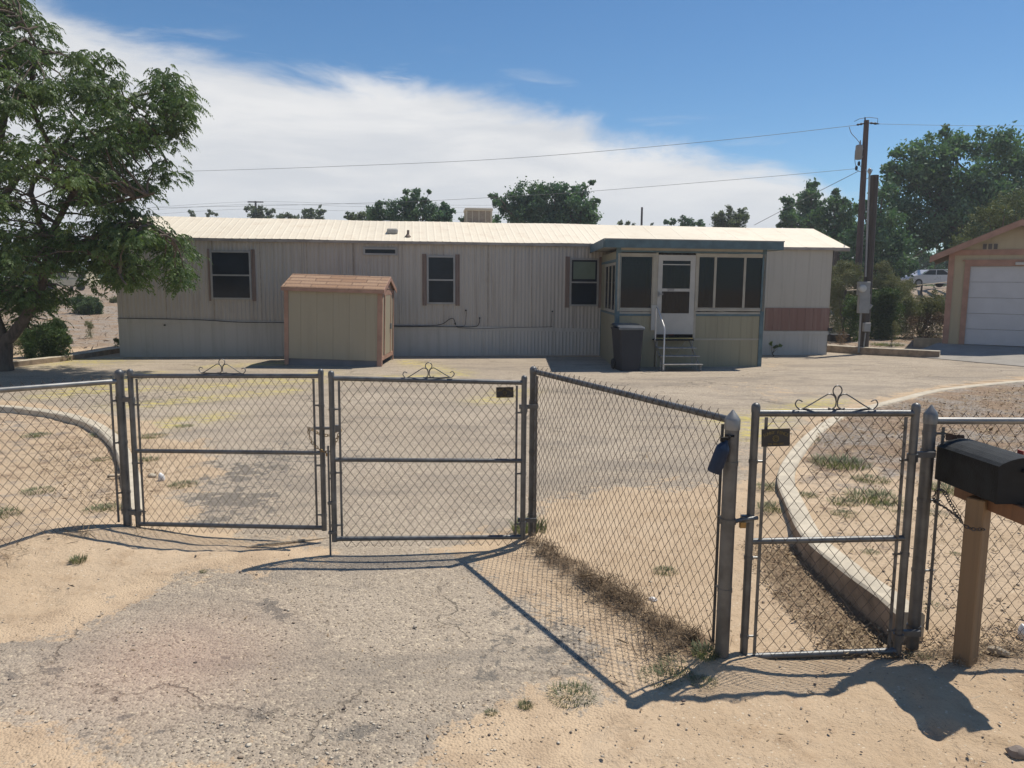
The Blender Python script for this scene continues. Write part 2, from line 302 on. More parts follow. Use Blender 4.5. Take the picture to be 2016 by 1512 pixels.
# ------------------------------------------------------------------ mesh helpers
def rootloc(o):
    while o.parent: o = o.parent
    return Vector(o.location)
class MB:
    def __init__(s): s.v = []; s.f = []; s.m = []; s.uv = None; s.cur = 0
    def add(s, vs, fs, m=None):
        o = len(s.v); s.v += [tuple(q) for q in vs]; s.f += [tuple(i + o for i in f) for f in fs]; s.m += [s.cur if m is None else m] * len(fs); return s
    def box(s, c, size, M=None, bev=0.0, m=None):
        hx, hy, hz = size[0] / 2, size[1] / 2, size[2] / 2; c = Vector(c)
        if bev > 0 and min(hx, hy, hz) > bev:
            bm_v = []; e = bev
            for sx in (-1, 1):
                for sy in (-1, 1):
                    for sz in (-1, 1):
                        bm_v += [Vector((sx * hx, sy * (hy - e), sz * (hz - e))), Vector((sx * (hx - e), sy * hy, sz * (hz - e))), Vector((sx * (hx - e), sy * (hy - e), sz * hz))]
            vs = bm_v
            def I(sx, sy, sz, k): return (((sx > 0) * 2 + (sy > 0)) * 2 + (sz > 0)) * 3 + k
            fs = []
            for a in (-1, 1):
                fs.append([I(a, -1, -1, 0), I(a, 1, -1, 0), I(a, 1, 1, 0), I(a, -1, 1, 0)][::a])
                fs.append([I(-1, a, -1, 1), I(1, a, -1, 1), I(1, a, 1, 1), I(-1, a, 1, 1)][::-a])
                fs.append([I(-1, -1, a, 2), I(1, -1, a, 2), I(1, 1, a, 2), I(-1, 1, a, 2)][::a])
            for a in (-1, 1):
                for bb in (-1, 1):
                    fs.append([I(a, bb, -1, 0), I(a, bb, -1, 1), I(a, bb, 1, 1), I(a, bb, 1, 0)][::(a * bb)])
                    fs.append([I(a, -1, bb, 0), I(a, -1, bb, 2), I(a, 1, bb, 2), I(a, 1, bb, 0)][::(-a * bb)])
                    fs.append([I(-1, a, bb, 1), I(-1, a, bb, 2), I(1, a, bb, 2), I(1, a, bb, 1)][::(a * bb)])
                    for cc in (-1, 1): fs.append([I(a, bb, cc, 0), I(a, bb, cc, 1), I(a, bb, cc, 2)][::(a * bb * cc)])
        else:
            vs = [Vector((x, y, z)) for x in (-hx, hx) for y in (-hy, hy) for z in (-hz, hz)]
            fs = [(0, 1, 3, 2), (4, 6, 7, 5), (0, 4, 5, 1), (2, 3, 7, 6), (0, 2, 6, 4), (1, 5, 7, 3)]
        if M is not None: vs = [M @ q for q in vs]
        return s.add([q + c for q in vs], fs, m)
    def tube(s, path, r, n=8, cap=True, m=None, closed=False):
        path = [Vector(q) for q in path]; k = len(path); rr = r if isinstance(r, (list, tuple)) else [r] * k
        o = len(s.v); fs = []; vs = []; prev = None
        for i, q in enumerate(path):
            if closed: d = path[(i + 1) % k] - path[i - 1]
            else: d = path[min(i + 1, k - 1)] - path[max(i - 1, 0)]
            d = d.normalized() if d.length > 1e-9 else Vector((0, 0, 1))
            if prev is None:
                a = Vector((0, 0, 1)) if abs(d.z) < .9 else Vector((1, 0, 0)); a = (a - d * a.dot(d)).normalized()
            else:
                a = prev - d * prev.dot(d)
                a = a.normalized() if a.length > 1e-6 else prev
            prev = a; b = d.cross(a)
            for j in range(n):
                t = 2 * math.pi * j / n; vs.append(q + (a * math.cos(t) + b * math.sin(t)) * rr[i])
        for i in range(k if closed else k - 1):
            i2 = (i + 1) % k
            for j in range(n):
                j2 = (j + 1) % n; fs.append((i * n + j, i * n + j2, i2 * n + j2, i2 * n + j))
        if cap and not closed: fs.append(tuple(range(n))[::-1]); fs.append(tuple((k - 1) * n + j for j in range(n)))
        return s.add(vs, fs, m)
    def lathe(s, c, prof, n=16, axis=None, m=None):     # prof: (radius, height) list
        c = Vector(c); vs = []; fs = []
        A = axis if axis is not None else Matrix.Identity(3)
        for (r, z) in prof:
            for j in range(n):
                t = 2 * math.pi * j / n; vs.append(c + A @ Vector((r * math.cos(t), r * math.sin(t), z)))
        for i in range(len(prof) - 1):
            for j in range(n):
                j2 = (j + 1) % n; fs.append((i * n + j, i * n + j2, (i + 1) * n + j2, (i + 1) * n + j))
        fs.append(tuple(range(n))[::-1]); fs.append(tuple((len(prof) - 1) * n + j for j in range(n)))
        return s.add(vs, fs, m)
    def prism(s, pts, off, m=None):                     # polygon pts extruded by vector off
        off = Vector(off); n = len(pts); a = [Vector(p) for p in pts]; b = [p + off for p in a]
        fs = [tuple(range(n))[::-1], tuple(range(n, 2 * n))] + [(i, (i + 1) % n, n + (i + 1) % n, n + i) for i in range(n)]
        return s.add(a + b, fs, m)
    def build(s, name, mats, parent=None, smooth=False, loc=None, attr=None):
        me = bpy.data.meshes.new(name)
        base = rootloc(parent) if parent is not None else Vector(loc or (0, 0, 0))
        me.from_pydata([(q[0] - base.x, q[1] - base.y, q[2] - base.z) for q in s.v], [], s.f)
        if not isinstance(mats, (list, tuple)): mats = [mats]
        for mm in mats: me.materials.append(mm)
        if len(mats) > 1: me.polygons.foreach_set('material_index', s.m)
        me.update()
        o = bpy.data.objects.new(name, me); COL.objects.link(o)
        if parent is not None: o.parent = parent
        else: o.location = base
        if smooth:
            me.polygons.foreach_set('use_smooth', [True] * len(me.polygons))
            try: me.set_sharp_from_angle(angle=R(42))
            except Exception: pass
        return o
def npmesh(name, V, F, mats, parent=None, loc=None, rnd=None, attrs=None):
    V = np.asarray(V, dtype=np.float32); F = np.asarray(F, dtype=np.int32)
    base = rootloc(parent) if parent is not None else Vector(loc or (0, 0, 0))
    V = V - np.array(base, dtype=np.float32)
    me = bpy.data.meshes.new(name); me.vertices.add(len(V)); me.vertices.foreach_set('co', V.ravel())
    k = F.shape[1]; me.loops.add(F.size); me.loops.foreach_set('vertex_index', F.ravel())
    me.polygons.add(len(F)); me.polygons.foreach_set('loop_start', np.arange(0, F.size, k, dtype=np.int32))
    me.update(calc_edges=True)
    if rnd is not None:
        a = me.attributes.new('rnd', 'FLOAT', 'POINT'); a.data.foreach_set('value', np.asarray(rnd, dtype=np.float32))
    for kk, vv in (attrs or {}).items():
        a = me.attributes.new(kk, 'FLOAT', 'POINT'); a.data.foreach_set('value', np.asarray(vv, dtype=np.float32))
    me.materials.append(mats); o = bpy.data.objects.new(name, me); COL.objects.link(o)
    if parent is not None: o.parent = parent
    else: o.location = base
    return o
def tag(o, label=None, cat=None, group=None, kind=None):
    if label: o['label'] = label
    if cat: o['category'] = cat
    if group: o['group'] = group
    if kind: o['kind'] = kind
    return o
def thing(name, label, cat, loc, group=None):
    o = bpy.data.objects.new(name, None); o.empty_display_size = .2; COL.objects.link(o); o.location = Vector(loc); return tag(o, label, cat, group)
def inpoly_sd(x, y, poly):                # signed distance, negative inside
    P = np.array([(q[0], q[1]) for q in poly]); Q = np.roll(P, -1, 0)
    ins = np.zeros(x.shape, bool); dist = np.full(x.shape, 1e9)
    for a, b in zip(P, Q):
        c = ((a[1] > y) != (b[1] > y)); 
        with np.errstate(divide='ignore', invalid='ignore'): xi = (b[0] - a[0]) * (y - a[1]) / (b[1] - a[1]) + a[0]
        ins ^= c & (x < xi)
        e = b - a; L2 = max(e @ e, 1e-12); t = np.clip(((x - a[0]) * e[0] + (y - a[1]) * e[1]) / L2, 0, 1)
        dist = np.minimum(dist, np.hypot(x - a[0] - t * e[0], y - a[1] - t * e[1]))
    return np.where(ins, -dist, dist)
def sstep(a, b, x): t = np.clip((x - a) / (b - a), 0, 1); return t * t * (3 - 2 * t)
def pxpoly(l, z=0.0): return [G(x, y, z) for x, y in l]

# ------------------------------------------------------------------ terrain
CURB_R = [(2300, 728, .10), (2016, 748, .10), (1850, 765, .10), (1760, 785, .10), (1650, 815, .10), (1590, 850, .11), (1545, 900, .12), (1530, 940, .13), (1545, 985, .14), (1576, 1049, .15), (1647, 1113, .15), (1724, 1169, .15), (1764, 1205, .15)]
CURB_L = [(-420, 783, .09), (-200, 788, .09), (0, 797, .09), (60, 801, .09), (120, 809, .09), (180, 824, .09), (222, 846, .09), (248, 872, .09), (268, 912, .09), (282, 955, .09), (280, 1000, .08)]
curbR = [G(*c) for c in CURB_R]; curbL = [G(*c) for c in CURB_L]
def catmull(pts, n=8):
    out = []; P = [pts[0]] + list(pts) + [pts[-1]]
    for i in range(1, len(P) - 2):
        for k in range(n):
            t = k / n; a, b, c, d = P[i - 1], P[i], P[i + 1], P[i + 2]
            out.append(.5 * ((2 * b) + (c - a) * t + (2 * a - 5 * b + 4 * c - d) * t * t + (3 * b - a - 3 * c + d) * t ** 3))
    out.append(pts[-1]); return out
curbRs = catmull(curbR); curbLs = catmull(curbL)
YARD_R = [(c.x, c.y) for c in curbRs] + [(2.2, 3.75), (14, 3.75), (22, 10)]
YARD_L = [(c.x, c.y) for c in curbLs] + [(-3.1, 5.8), (-3.6, 4.6), (-9, 3.0), (-14, 8)]
ASPH = [(-300, 1345), (60, 1262), (330, 1165), (560, 1120), (640, 1095), (600, 1068), (380, 1040), (350, 985), (420, 935), (390, 898), (290, 862), (268, 845), (225, 828), (150, 805), (40, 790), (-400, 776),
        (-420, 716), (-60, 712), (240, 704), (560, 700), (1200, 702), (1640, 690), (1860, 684), (2300, 700), (2350, 728), (2016, 742), (1850, 759), (1760, 778), (1650, 806), (1580, 835), (1530, 870), (1500, 930), (1440, 975),
        (1330, 985), (1180, 975), (1080, 990), (1035, 1070), (900, 1098), (905, 1115), (1040, 1190), (1190, 1272), (1170, 1360), (1040, 1400), (1010, 1460), (1030, 1560), (600, 1640), (-500, 1640)]
asph = [(p.x, p.y) for p in pxpoly(ASPH)]
def bump2(x, y, cx, cy, sx, sy): return np.exp(-((x - cx) / sx) ** 2 - ((y - cy) / sy) ** 2)
def seg_gauss(x, y, a, b, s):
    e = np.array([b[0] - a[0], b[1] - a[1]]); t = np.clip(((x - a[0]) * e[0] + (y - a[1]) * e[1]) / (e @ e), 0, 1)
    return np.exp(-((x - a[0] - t * e[0]) ** 2 + (y - a[1] - t * e[1]) ** 2) / s ** 2)
PA = (.161, 5.80); PB = (1.125, 3.862); PCc = (2.255, 4.085); PL_ = (-3.0, 5.90)
def height(x, y):
    x = np.asarray(x, float); y = np.asarray(y, float)
    far = sstep(30, 62, y); z = far * (1.15 + .85 * sstep(0, 22, x))
    z = z + sstep(70, 300, y) * 1.5
    z = z + .12 * bump2(x, y, -3.35, 5.75, .62, .50) + .05 * seg_gauss(x, y, (-3.6, 5.2), (-4.6, 3.2), .5)
    z = z + .075 * bump2(x, y, -2.0, 5.22, .75, .34)
    z = z + .055 * seg_gauss(x, y, PA, PB, .17)
    z = z + .05 * bump2(x, y, 2.75, 3.75, .8, .28)
    ka, kb = G(1560, 1080), G(1750, 1262); z = z - .075 * seg_gauss(x, y, (ka.x, ka.y), (kb.x, kb.y), .20)
    z = z + .085 * sstep(.25, -.15, inpoly_sd(x, y, YARD_R)) * sstep(4.0, 5.2, y + 0 * x)
    return z
xs = np.unique(np.concatenate([np.arange(-6, 6.001, .05), -6 - np.cumsum(.06 * 1.055 ** np.arange(140)), 6 + np.cumsum(.06 * 1.055 ** np.arange(140))]))
xs = xs[np.abs(xs) < 900]
ys = np.unique(np.concatenate([np.arange(1.6, 9.001, .05), 9 + np.cumsum(.06 * 1.045 ** np.arange(170)), 1.6 - np.cumsum(.08 * 1.12 ** np.arange(58))]))
ys = ys[(ys < 1200) & (ys > -400)]
X, Y = np.meshgrid(xs, ys); sdA = inpoly_sd(X, Y, asph); Z0 = height(X, Y)
nzv = np.zeros_like(X)
near = (np.abs(X) < 8) & (Y < 14) & (Y > 1)
for i, j in zip(*np.nonzero(near)):
    q = Vector((X[i, j], Y[i, j], 0))
    nzv[i, j] = .6 * mnoise.noise(q * 2.1) + .3 * mnoise.noise(q * 5.3) + .25 * mnoise.noise(q * 11.0)
outA = sstep(0.0, .45, sdA)
dim = np.zeros_like(X); rd_ = random.Random(4)
for _ in range(70):
    px_, py_ = rd_.uniform(900, 2000), rd_.uniform(1330, 1540)
    if _ > 45: px_, py_ = rd_.uniform(-100, 450), rd_.uniform(1080, 1250)
    g_ = G(px_, py_); a_ = rd_.uniform(0, 3.1); dx_ = (X - g_.x) * math.cos(a_) + (Y - g_.y) * math.sin(a_); dy_ = -(X - g_.x) * math.sin(a_) + (Y - g_.y) * math.cos(a_)
    r2 = (dx_ / .13) ** 2 + (dy_ / .055) ** 2; dim += -.016 * np.exp(-r2) + .007 * np.exp(-(np.sqrt(r2) - 1.5) ** 2 * 4)
Z = Z0 + (nzv * .026 + dim) * outA
# ground hugging just under the asphalt inside it
sdR = inpoly_sd(X, Y, YARD_R); sdL = inpoly_sd(X, Y, YARD_L)
chips = np.clip(sstep(.1, -.4, sdR) * (.32 + .75 * sstep(6.6, 9.6, Y)), 0, 1) + sstep(.1, -.3, sdL) * (.42 + .15 * sstep(8, 12, Y))
chips = np.maximum(chips, .78 * sstep(21, 24, Y))
litR = pxpoly([(1490, 1075), (1560, 1065), (1640, 1120), (1740, 1215), (1790, 1290), (1640, 1290), (1560, 1210), (1500, 1150)])
lit = sstep(.12, -.12, inpoly_sd(X, Y, [(p.x, p.y) for p in litR])) * .70
lit = np.maximum(lit, .66 * seg_gauss(X, Y, (PA[0] + .02, PA[1] - .1), (PB[0] - .1, PB[1] + .12), .17))
lit = np.maximum(lit, .66 * bump2(X, Y, -3.0, 7.6, .55, 1.3)); lit = np.maximum(lit, .60 * bump2(X, Y, 2.75, 4.0, .9, .18))
nx, ny = len(xs), len(ys)
idx = np.arange(nx * ny).reshape(ny, nx)
F = np.stack([idx[:-1, :-1], idx[:-1, 1:], idx[1:, 1:], idx[1:, :-1]], -1).reshape(-1, 4)
V = np.stack([X, Y, Z], -1).reshape(-1, 3)
gnd = npmesh('ground', V, F, M_ground, attrs={'chips': chips.ravel(), 'litter': lit.ravel()})
tag(gnd, 'pale tan sandy ground of the yard and verge', None, None, 'structure')
gnd.data.polygons.foreach_set('use_smooth', [True] * len(gnd.data.polygons))
# asphalt sheet
sand = .5 + sdA / .9
sand = np.clip(sand, 0, 1)
def wp(px, py, r, a=1.0):
    c = G(px, py); return a * np.exp(-(((X - c.x) ** 2 + (Y - c.y) ** 2) / r ** 2))
for q in ((1320, 960, .8, .42), (1120, 930, .5, .2), (300, 830, 1.0, .40), (330, 880, .8, .5), (1500, 770, 1.8, .42), (1540, 720, 1.4, .35), (560, 1120, .5, .1), (950, 1060, .35, .45), (1430, 880, .8, .3), (620, 1500, .25, .30), (880, 1500, .3, .30), (60, 1480, .45, .42), (350, 1500, .4, .40), (980, 1450, .2, .3), (-150, 1480, .5, .4), (860, 840, .8, .12), (900, 980, .5, .12)):
    sand = sand + wp(*q)
sand = np.clip(sand, 0, 1)
dark = np.zeros_like(X)
for q in ((440, 985, .62, .95), (480, 930, .75, .78), (570, 895, .9, .62), (540, 965, .5, .45), (660, 900, .8, .52), (410, 1030, .38, .9), (500, 1010, .4, .6), (300, 790, 1.6, .6), (200, 775, 1.6, .55), (530, 1195, .13, .9), (560, 1215, .12, .8), (1090, 1250, .55, .62), (1010, 1300, .3, .5), (1040, 1280, .3, .5), (1340, 840, 1.2, .38), (1150, 870, .7, .40),
          (60, 1340, .35, .5), (130, 1300, .25, .4), (960, 1335, .12, .8), (430, 1300, .10, .6), (500, 1425, .25, .45), (120, 760, 2.2, .45), (330, 800, 1.2, .45), (700, 1450, .3, .5), (250, 1445, .3, .5), (1240, 800, 1.5, .30), (510, 1130, .2, .4)):
    dark = np.maximum(dark, wp(*q))
yel = np.zeros_like(X)
for a, b in (((200, 770), (620, 750)), ((250, 800), (560, 770)), ((100, 780), (300, 735)), ((400, 765), (640, 735)), ((560, 715), (420, 722)), ((800, 712), (900, 735)), ((700, 745), (900, 740)), ((1440, 830), (1650, 790)), ((1500, 830), (1480, 860)), ((960, 790), (1020, 770)), ((300, 840), (420, 820))):
    p0, p1 = G(*a), G(*b); yel = np.maximum(yel, seg_gauss(X, Y, (p0.x, p0.y), (p1.x, p1.y), .36))
yel = np.maximum(yel, wp(150, 712, 1.2)); red = wp(330, 1300, .55)
keep = (sdA < .42)
cell = keep[:-1, :-1] & keep[:-1, 1:] & keep[1:, 1:] & keep[1:, :-1]
cell &= ~((Z[:-1, :-1] - 0 * Z[:-1, :-1] > 5))
Fa = np.stack([idx[:-1, :-1], idx[:-1, 1:], idx[1:, 1:], idx[1:, :-1]], -1)[cell]
used = np.unique(Fa); rem = np.full(nx * ny, -1); rem[used] = np.arange(len(used))
Va = V.copy(); Va[:, 2] += .004 - .022 * sstep(.27, .36, sdA).ravel()
asp = npmesh('asphalt_driveway', Va[used], rem[Fa], M_asphalt, attrs={'sand': sand.ravel()[used], 'dark': dark.ravel()[used], 'yellow': yel.ravel()[used], 'red': red.ravel()[used]})
tag(asp, 'worn asphalt driveway with sand blown over its edges', None, None, 'structure')
asp.data.polygons.foreach_set('use_smooth', [True] * len(asp.data.polygons))
def H(x, y):
    z = float(height(np.array([x]), np.array([y]))[0]); return z

# kerbs
def kerb(name, label, path, side, width=.17, zbot=-.1, mat=M_concrete):
    mb = MB(); n = len(path); rows = []
    for i, p in enumerate(path):
        d = path[min(i + 1, n - 1)] - path[max(i - 1, 0)]; d.z = 0; d.normalize(); nrm = Vector((-d.y, d.x, 0)) * side
        q = p + nrm * width; b = .015; j = mnoise.noise(p * 2.0) * .006
        rows.append([Vector((p.x, p.y, zbot)), Vector((p.x, p.y, p.z - b + j)), p + nrm * b + Vector((0, 0, j)), q - nrm * b + Vector((0, 0, j)), Vector((q.x, q.y, q.z - b)), Vector((q.x, q.y, zbot))])
    vs = [v for r in rows for v in r]; k = 6
    fs = [(i * k + j, i * k + j + 1, (i + 1) * k + j + 1, (i + 1) * k + j) for i in range(n - 1) for j in range(k - 1)]
    fs += [tuple(range(k)), tuple((n - 1) * k + j for j in range(k))[::-1]]
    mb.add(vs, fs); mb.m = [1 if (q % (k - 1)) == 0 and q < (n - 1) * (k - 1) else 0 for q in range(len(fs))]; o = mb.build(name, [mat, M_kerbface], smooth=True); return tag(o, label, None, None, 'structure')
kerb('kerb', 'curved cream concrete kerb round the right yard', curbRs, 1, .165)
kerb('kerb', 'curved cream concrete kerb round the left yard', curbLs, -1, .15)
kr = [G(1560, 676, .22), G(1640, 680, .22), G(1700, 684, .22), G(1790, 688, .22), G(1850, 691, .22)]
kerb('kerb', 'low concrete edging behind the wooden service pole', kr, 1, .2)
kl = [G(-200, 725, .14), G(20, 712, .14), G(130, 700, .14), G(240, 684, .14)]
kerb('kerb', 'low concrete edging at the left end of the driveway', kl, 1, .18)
# apron before the garage
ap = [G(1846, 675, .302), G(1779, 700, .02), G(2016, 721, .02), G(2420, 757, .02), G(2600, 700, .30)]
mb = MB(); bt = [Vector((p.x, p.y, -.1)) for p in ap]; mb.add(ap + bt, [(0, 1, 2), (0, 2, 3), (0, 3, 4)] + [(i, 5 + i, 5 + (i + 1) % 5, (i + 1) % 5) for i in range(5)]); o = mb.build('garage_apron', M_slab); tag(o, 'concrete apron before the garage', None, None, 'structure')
s0 = [G(1799, 682), G(1868, 684), G(1868, 667, .30), G(1799, 665, .30)]
mb = MB(); mb.prism([Vector((p.x, p.y, -.1)) for p in s0][::-1], (0, 0, .40)); o = mb.build('concrete_step', M_concrete); tag(o, 'low concrete slab against the left corner of the garage', 'step')

# ------------------------------------------------------------------ mobile home
HL = Vector((-10.382, 20.286, 0)); HTH = R(7.166); HU = Vector((math.cos(HTH), math.sin(HTH), 0)); HV = Vector((-math.sin(HTH), math.cos(HTH), 0))
HLEN, HDEP = 19.87, 4.2
def hp(u, v, z): return HL + HU * u + HV * v + Vector((0, 0, z))
def UV(px, py, v=0.0):
    d = Vector(ray(px, py)); o = Vector((0, 0, CAMH)); t = (v - (o - HL).dot(HV)) / d.dot(HV); p = o + d * t; return (p - HL).dot(HU), p.z
MH = Matrix((HU, HV, Vector((0, 0, 1)))).transposed()
def hbox(mb, u0, u1, v0, v1, z0, z1, bev=0.0, m=None):
    mb.box(hp((u0 + u1) / 2, (v0 + v1) / 2, (z0 + z1) / 2), (abs(u1 - u0), abs(v1 - v0), abs(z1 - z0)), MH, bev, m)
home = thing('mobile_home', 'long beige single wide mobile home with ribbed metal siding and pale roof', 'mobile home', HL + HU * 10 + HV * 2.1)
EAVE = 3.14; RIDGE = 3.83
bline = [(0, 1.01), (4.2, .955), (7.4, .86), (13, .765), (17.4, .70), (19.87, .70)]
def zb(u):
    for (a, za), (b, z_b) in zip(bline, bline[1:]):
        if a <= u <= b: return za + (z_b - za) * (u - a) / (b - a)
    return bline[-1][1] if u > 5 else bline[0][1]
def ribbed(u0, u1, zlo, zhi, pitch, depth, v0=0.0, duty=.5):
    mb = MB(); us = []; u = u0
    while u < u1:
        us += [(u, 0), (u + pitch * (duty - .12), 0), (u + pitch * duty, depth), (u + pitch * .88, depth)]; u += pitch
    us = [(min(a, u1), b) for a, b in us]; us.append((u1, 0))
    vs = []
    for a, b in us: vs += [hp(a, v0 - b, zlo(a)), hp(a, v0 - b, zhi(a))]
    fs = [(2 * i, 2 * i + 2, 2 * i + 3, 2 * i + 1) for i in range(len(us) - 1)]; mb.add(vs, fs); return mb
zt = lambda u: EAVE - .02
def lam(z): return lambda u: z
uW = UV(1507, 600)[0]
ribbed(0, uW - .3, zb, zt, .105, .012).build('siding', M_siding, home)
ribbed(uW - .3, HLEN, lambda u: zb(u), zt, .405, .005, duty=.93).build('siding', M_panel, home)
u = 1.22
seam_m = principled('seam_metal', (.30, .26, .21), .6, .1, .3, 6)
while u < uW - .4:
    mb = MB(); mb.prism([hp(u, -.016, zb(u) + .005), hp(u + .018, -.016, zb(u) + .005), hp(u + .018, -.016, EAVE - .09), hp(u, -.016, EAVE - .09)], HV * .008); u += 1.22; mb.build('lap_seam', seam_m, home)
mb = MB()   # end and rear walls
for q in ([hp(HLEN, 0, 0), hp(HLEN, HDEP, 0), hp(HLEN, HDEP, EAVE), hp(HLEN, HDEP / 2, RIDGE - .05), hp(HLEN, 0, EAVE)], [hp(0, HDEP, 0), hp(0, 0, 0), hp(0, 0, EAVE), hp(0, HDEP / 2, RIDGE - .05), hp(0, HDEP, EAVE)], [hp(HLEN, HDEP, 0), hp(0, HDEP, 0), hp(0, HDEP, EAVE), hp(HLEN, HDEP, EAVE)]):
    mb.add(q, [tuple(range(len(q)))])
mb.build('end_wall', M_siding, home)
ribbed(0, 13.0, lam(-.05), lambda u: zb(u) - .09, .30, .006, -.015, .93).build('skirting', M_skirt, home)
ribbed(13.0, HLEN - .02, lam(-.05), lambda u: zb(u) - .06, .30, .006, -.015, .93).build('skirting', M_skirt, home)
ribbed(9.2, 13.0, lam(.02), lambda u: zb(u) - .095, .10, .012, -.022, .6).build('skirting', M_skirt, home)
mb = MB()
for a, b in zip(bline, bline[1:]):
    p = [hp(a[0], -.035, a[1] - .10), hp(b[0], -.035, b[1] - .10), hp(b[0], -.035, b[1]), hp(a[0], -.035, a[1])]
    mb.prism(p, HV * .02)
mb.build('skirting_trim', M_trimmetal if False else M_skirt, home)
u0, z1 = UV(1507, 606); u1, z0 = UV(1632, 652)
mb = MB(); u = u0
while u < HLEN - .02:
    hbox(mb, u, min(u + .24, HLEN), -.028, -.008, zb(u) + .02, z1); u += .245
mb.build('belly_panel', M_redpanel, home)
# roof
mb = MB(); ov = .10; ro = .47; ur = []; u = -.12
while u < HLEN + ro: ur.append(u); u += (.205 if u < 13 else .85)
ur.append(HLEN + ro)
sect = [(-ov, EAVE - .01), (HDEP / 2, RIDGE), (HDEP + ov, EAVE - .01)]
vs = []; fs = []
for u in ur:
    for uu, dz in ((u, 0), (u + .02, .005), (u + .045, .005), (u + .065, 0)):
        if uu > HLEN + ro: uu = HLEN + ro
        wob = .006 * math.sin(u * 1.7) + .006 * math.sin(u * .63)
        vs += [hp(uu, a, b + dz + wob) for a, b in sect]
nr = len(vs) // 3
for i in range(nr - 1):
    for k in (0, 1): fs.append((i * 3 + k, (i + 1) * 3 + k, (i + 1) * 3 + k + 1, i * 3 + k + 1))
mb.add(vs, fs); roof = mb.build('roof', M_roof, home)
mb = MB()
mb.prism([hp(-.12, -ov - .002, EAVE - .085), hp(HLEN + ro, -ov - .002, EAVE - .085), hp(HLEN + ro, -ov - .002, EAVE - .012), hp(-.12, -ov - .002, EAVE - .012)], HV * .03)
for uu in (HLEN + ro - .03,):
    mb.prism([hp(uu, -ov, EAVE - .10), hp(uu, HDEP / 2, RIDGE - .10), hp(uu, HDEP / 2, RIDGE - .012), hp(uu, -ov, EAVE - .015)], HU * .03)
mb.prism([hp(HLEN, -ov + .03, EAVE - .11), hp(HLEN + ro, -ov + .03, EAVE - .11), hp(HLEN + ro, HDEP / 2, RIDGE - .13), hp(HLEN, HDEP / 2, RIDGE - .13)], (0, 0, .02))
mb.build('fascia', M_shutter if False else principled('eave_metal', (.30, .27, .245), .6, .1, .2, 3), roof)
# windows of the home
def win(px0, py0, px1, py1, shut_l, shut_r, mid=True, frame_px=3, blind=None, v=0.0, parent=home, fm=M_winframe, glass=M_glassdark, name='window'):
    u0, z1 = UV(px0, py0, v); u1, z0 = UV(px1, py1, v)
    fw = .05; mb = MB(); y0, y1 = v - .05, v - .012
    hbox(mb, u0, u0 + fw, y0, y1, z0, z1); hbox(mb, u1 - fw, u1, y0, y1, z0, z1)
    hbox(mb, u0 + fw, u1 - fw, y0, y1, z1 - fw, z1); hbox(mb, u0 + fw, u1 - fw, y0, y1, z0, z0 + fw)
    if mid: zm = z0 + (z1 - z0) * .5; hbox(mb, u0 + fw, u1 - fw, y0 - .004, y1, zm - .02, zm + .02)
    fr = mb.build(name, fm, parent)
    mb = MB(); hbox(mb, u0 + fw, u1 - fw, v - .022, v - .014, z0 + fw, z1 - fw); mb.build('pane', glass, fr)
    if blind:
        mb = MB(); zm = z0 + (z1 - z0) * .5; hbox(mb, u0 + fw + .05, u1 - fw - .05, v - .026, v - .0225, zm + .09, z1 - fw - .05); mb.build('blind', M_blind, fr)
    for s_, w_ in ((-1, shut_l), (1, shut_r)):
        if w_ > 0:
            mb = MB(); a = (u0 - w_, u0 - .004) if s_ < 0 else (u1 + .004, u1 + w_); n = max(1, int(round(w_ / .07)))
            for k in range(n):
                st = (a[1] - a[0]) / n; hbox(mb, a[0] + k * st + .004, a[0] + (k + 1) * st - .004, v - .036, v - .012, z0 - .04, z1 + .04)
            mb.build('shutter', M_shutter, fr)
    return fr
win(413, 493, 497, 590, .06, .11)
win(840, 503, 896, 599, .13, .13)
win(1122, 508, 1177, 603, .13, .14, blind=True)
win(715, 487, 782, 503, 0, 0, mid=False, name='vent_window')
# roof things
def roofz(v): return EAVE + (RIDGE - EAVE) * (v + ov) / (HDEP / 2 + ov)
mb = MB(); us, _ = UV(762, 446, .8); hbox(mb, us, us + .30, .62, 1.0, roofz(.8) - .06, roofz(.8) + .09, .03); mb.build('skylight', M_white, roof)
mb = MB(); us, _ = UV(803, 465, .4)
mb.tube([hp(us, .35, roofz(.35) - .05), hp(us + .01, .35, roofz(.35) + .17)], .035, 10); mb.lathe(hp(us, .35, roofz(.35) - .01), [(.09, 0), (.045, .06), (.04, .07)], 12)
mb.build('vent_pipe', principled('pipe', (.20, .15, .12), .8), roof)
mb = MB(); us, _ = UV(755, 436, 2.6); mb.lathe(hp(us + .1, 2.7, RIDGE - .15), [(.24, 0), (.28, .12), (.24, .17), (.08, .20)], 18); mb.build('turbine_cap', M_grey, roof)
ua, zc1 = UV(917, 409, 2.35); ub, _ = UV(969, 440, 2.35)
mb = MB(); c0 = RIDGE - .12
for (a, b, c, d, e, f) in ((ua, ub, 2.35, 3.15, c0, c0 + .12), (ua - .02, ub + .02, 2.33, 3.17, zc1 - .08, zc1)): hbox(mb, a, b, c, d, e, f, .01)
for k in range(2):
    for q in (2.35, 3.11): hbox(mb, (ua, ub - .05)[k], (ua + .05, ub)[k], q, q + .04, c0 + .12, zc1 - .08)
for k in range(1, 4): uu = ua + (ub - ua) * k / 4; hbox(mb, uu - .012, uu + .012, 2.35, 2.37, c0 + .12, zc1 - .08)
cool = mb.build('cooler', principled('cooler_beige', (.44, .40, .33), .6), roof)
mb = MB(); hbox(mb, ua + .05, ub - .05, 2.385, 3.09, c0 + .121, zc1 - .081); mb.build('cooler_pad', principled('pad', (.30, .26, .22), .9, 0, .3, 20, stretch=(1, 1, 8)), cool)
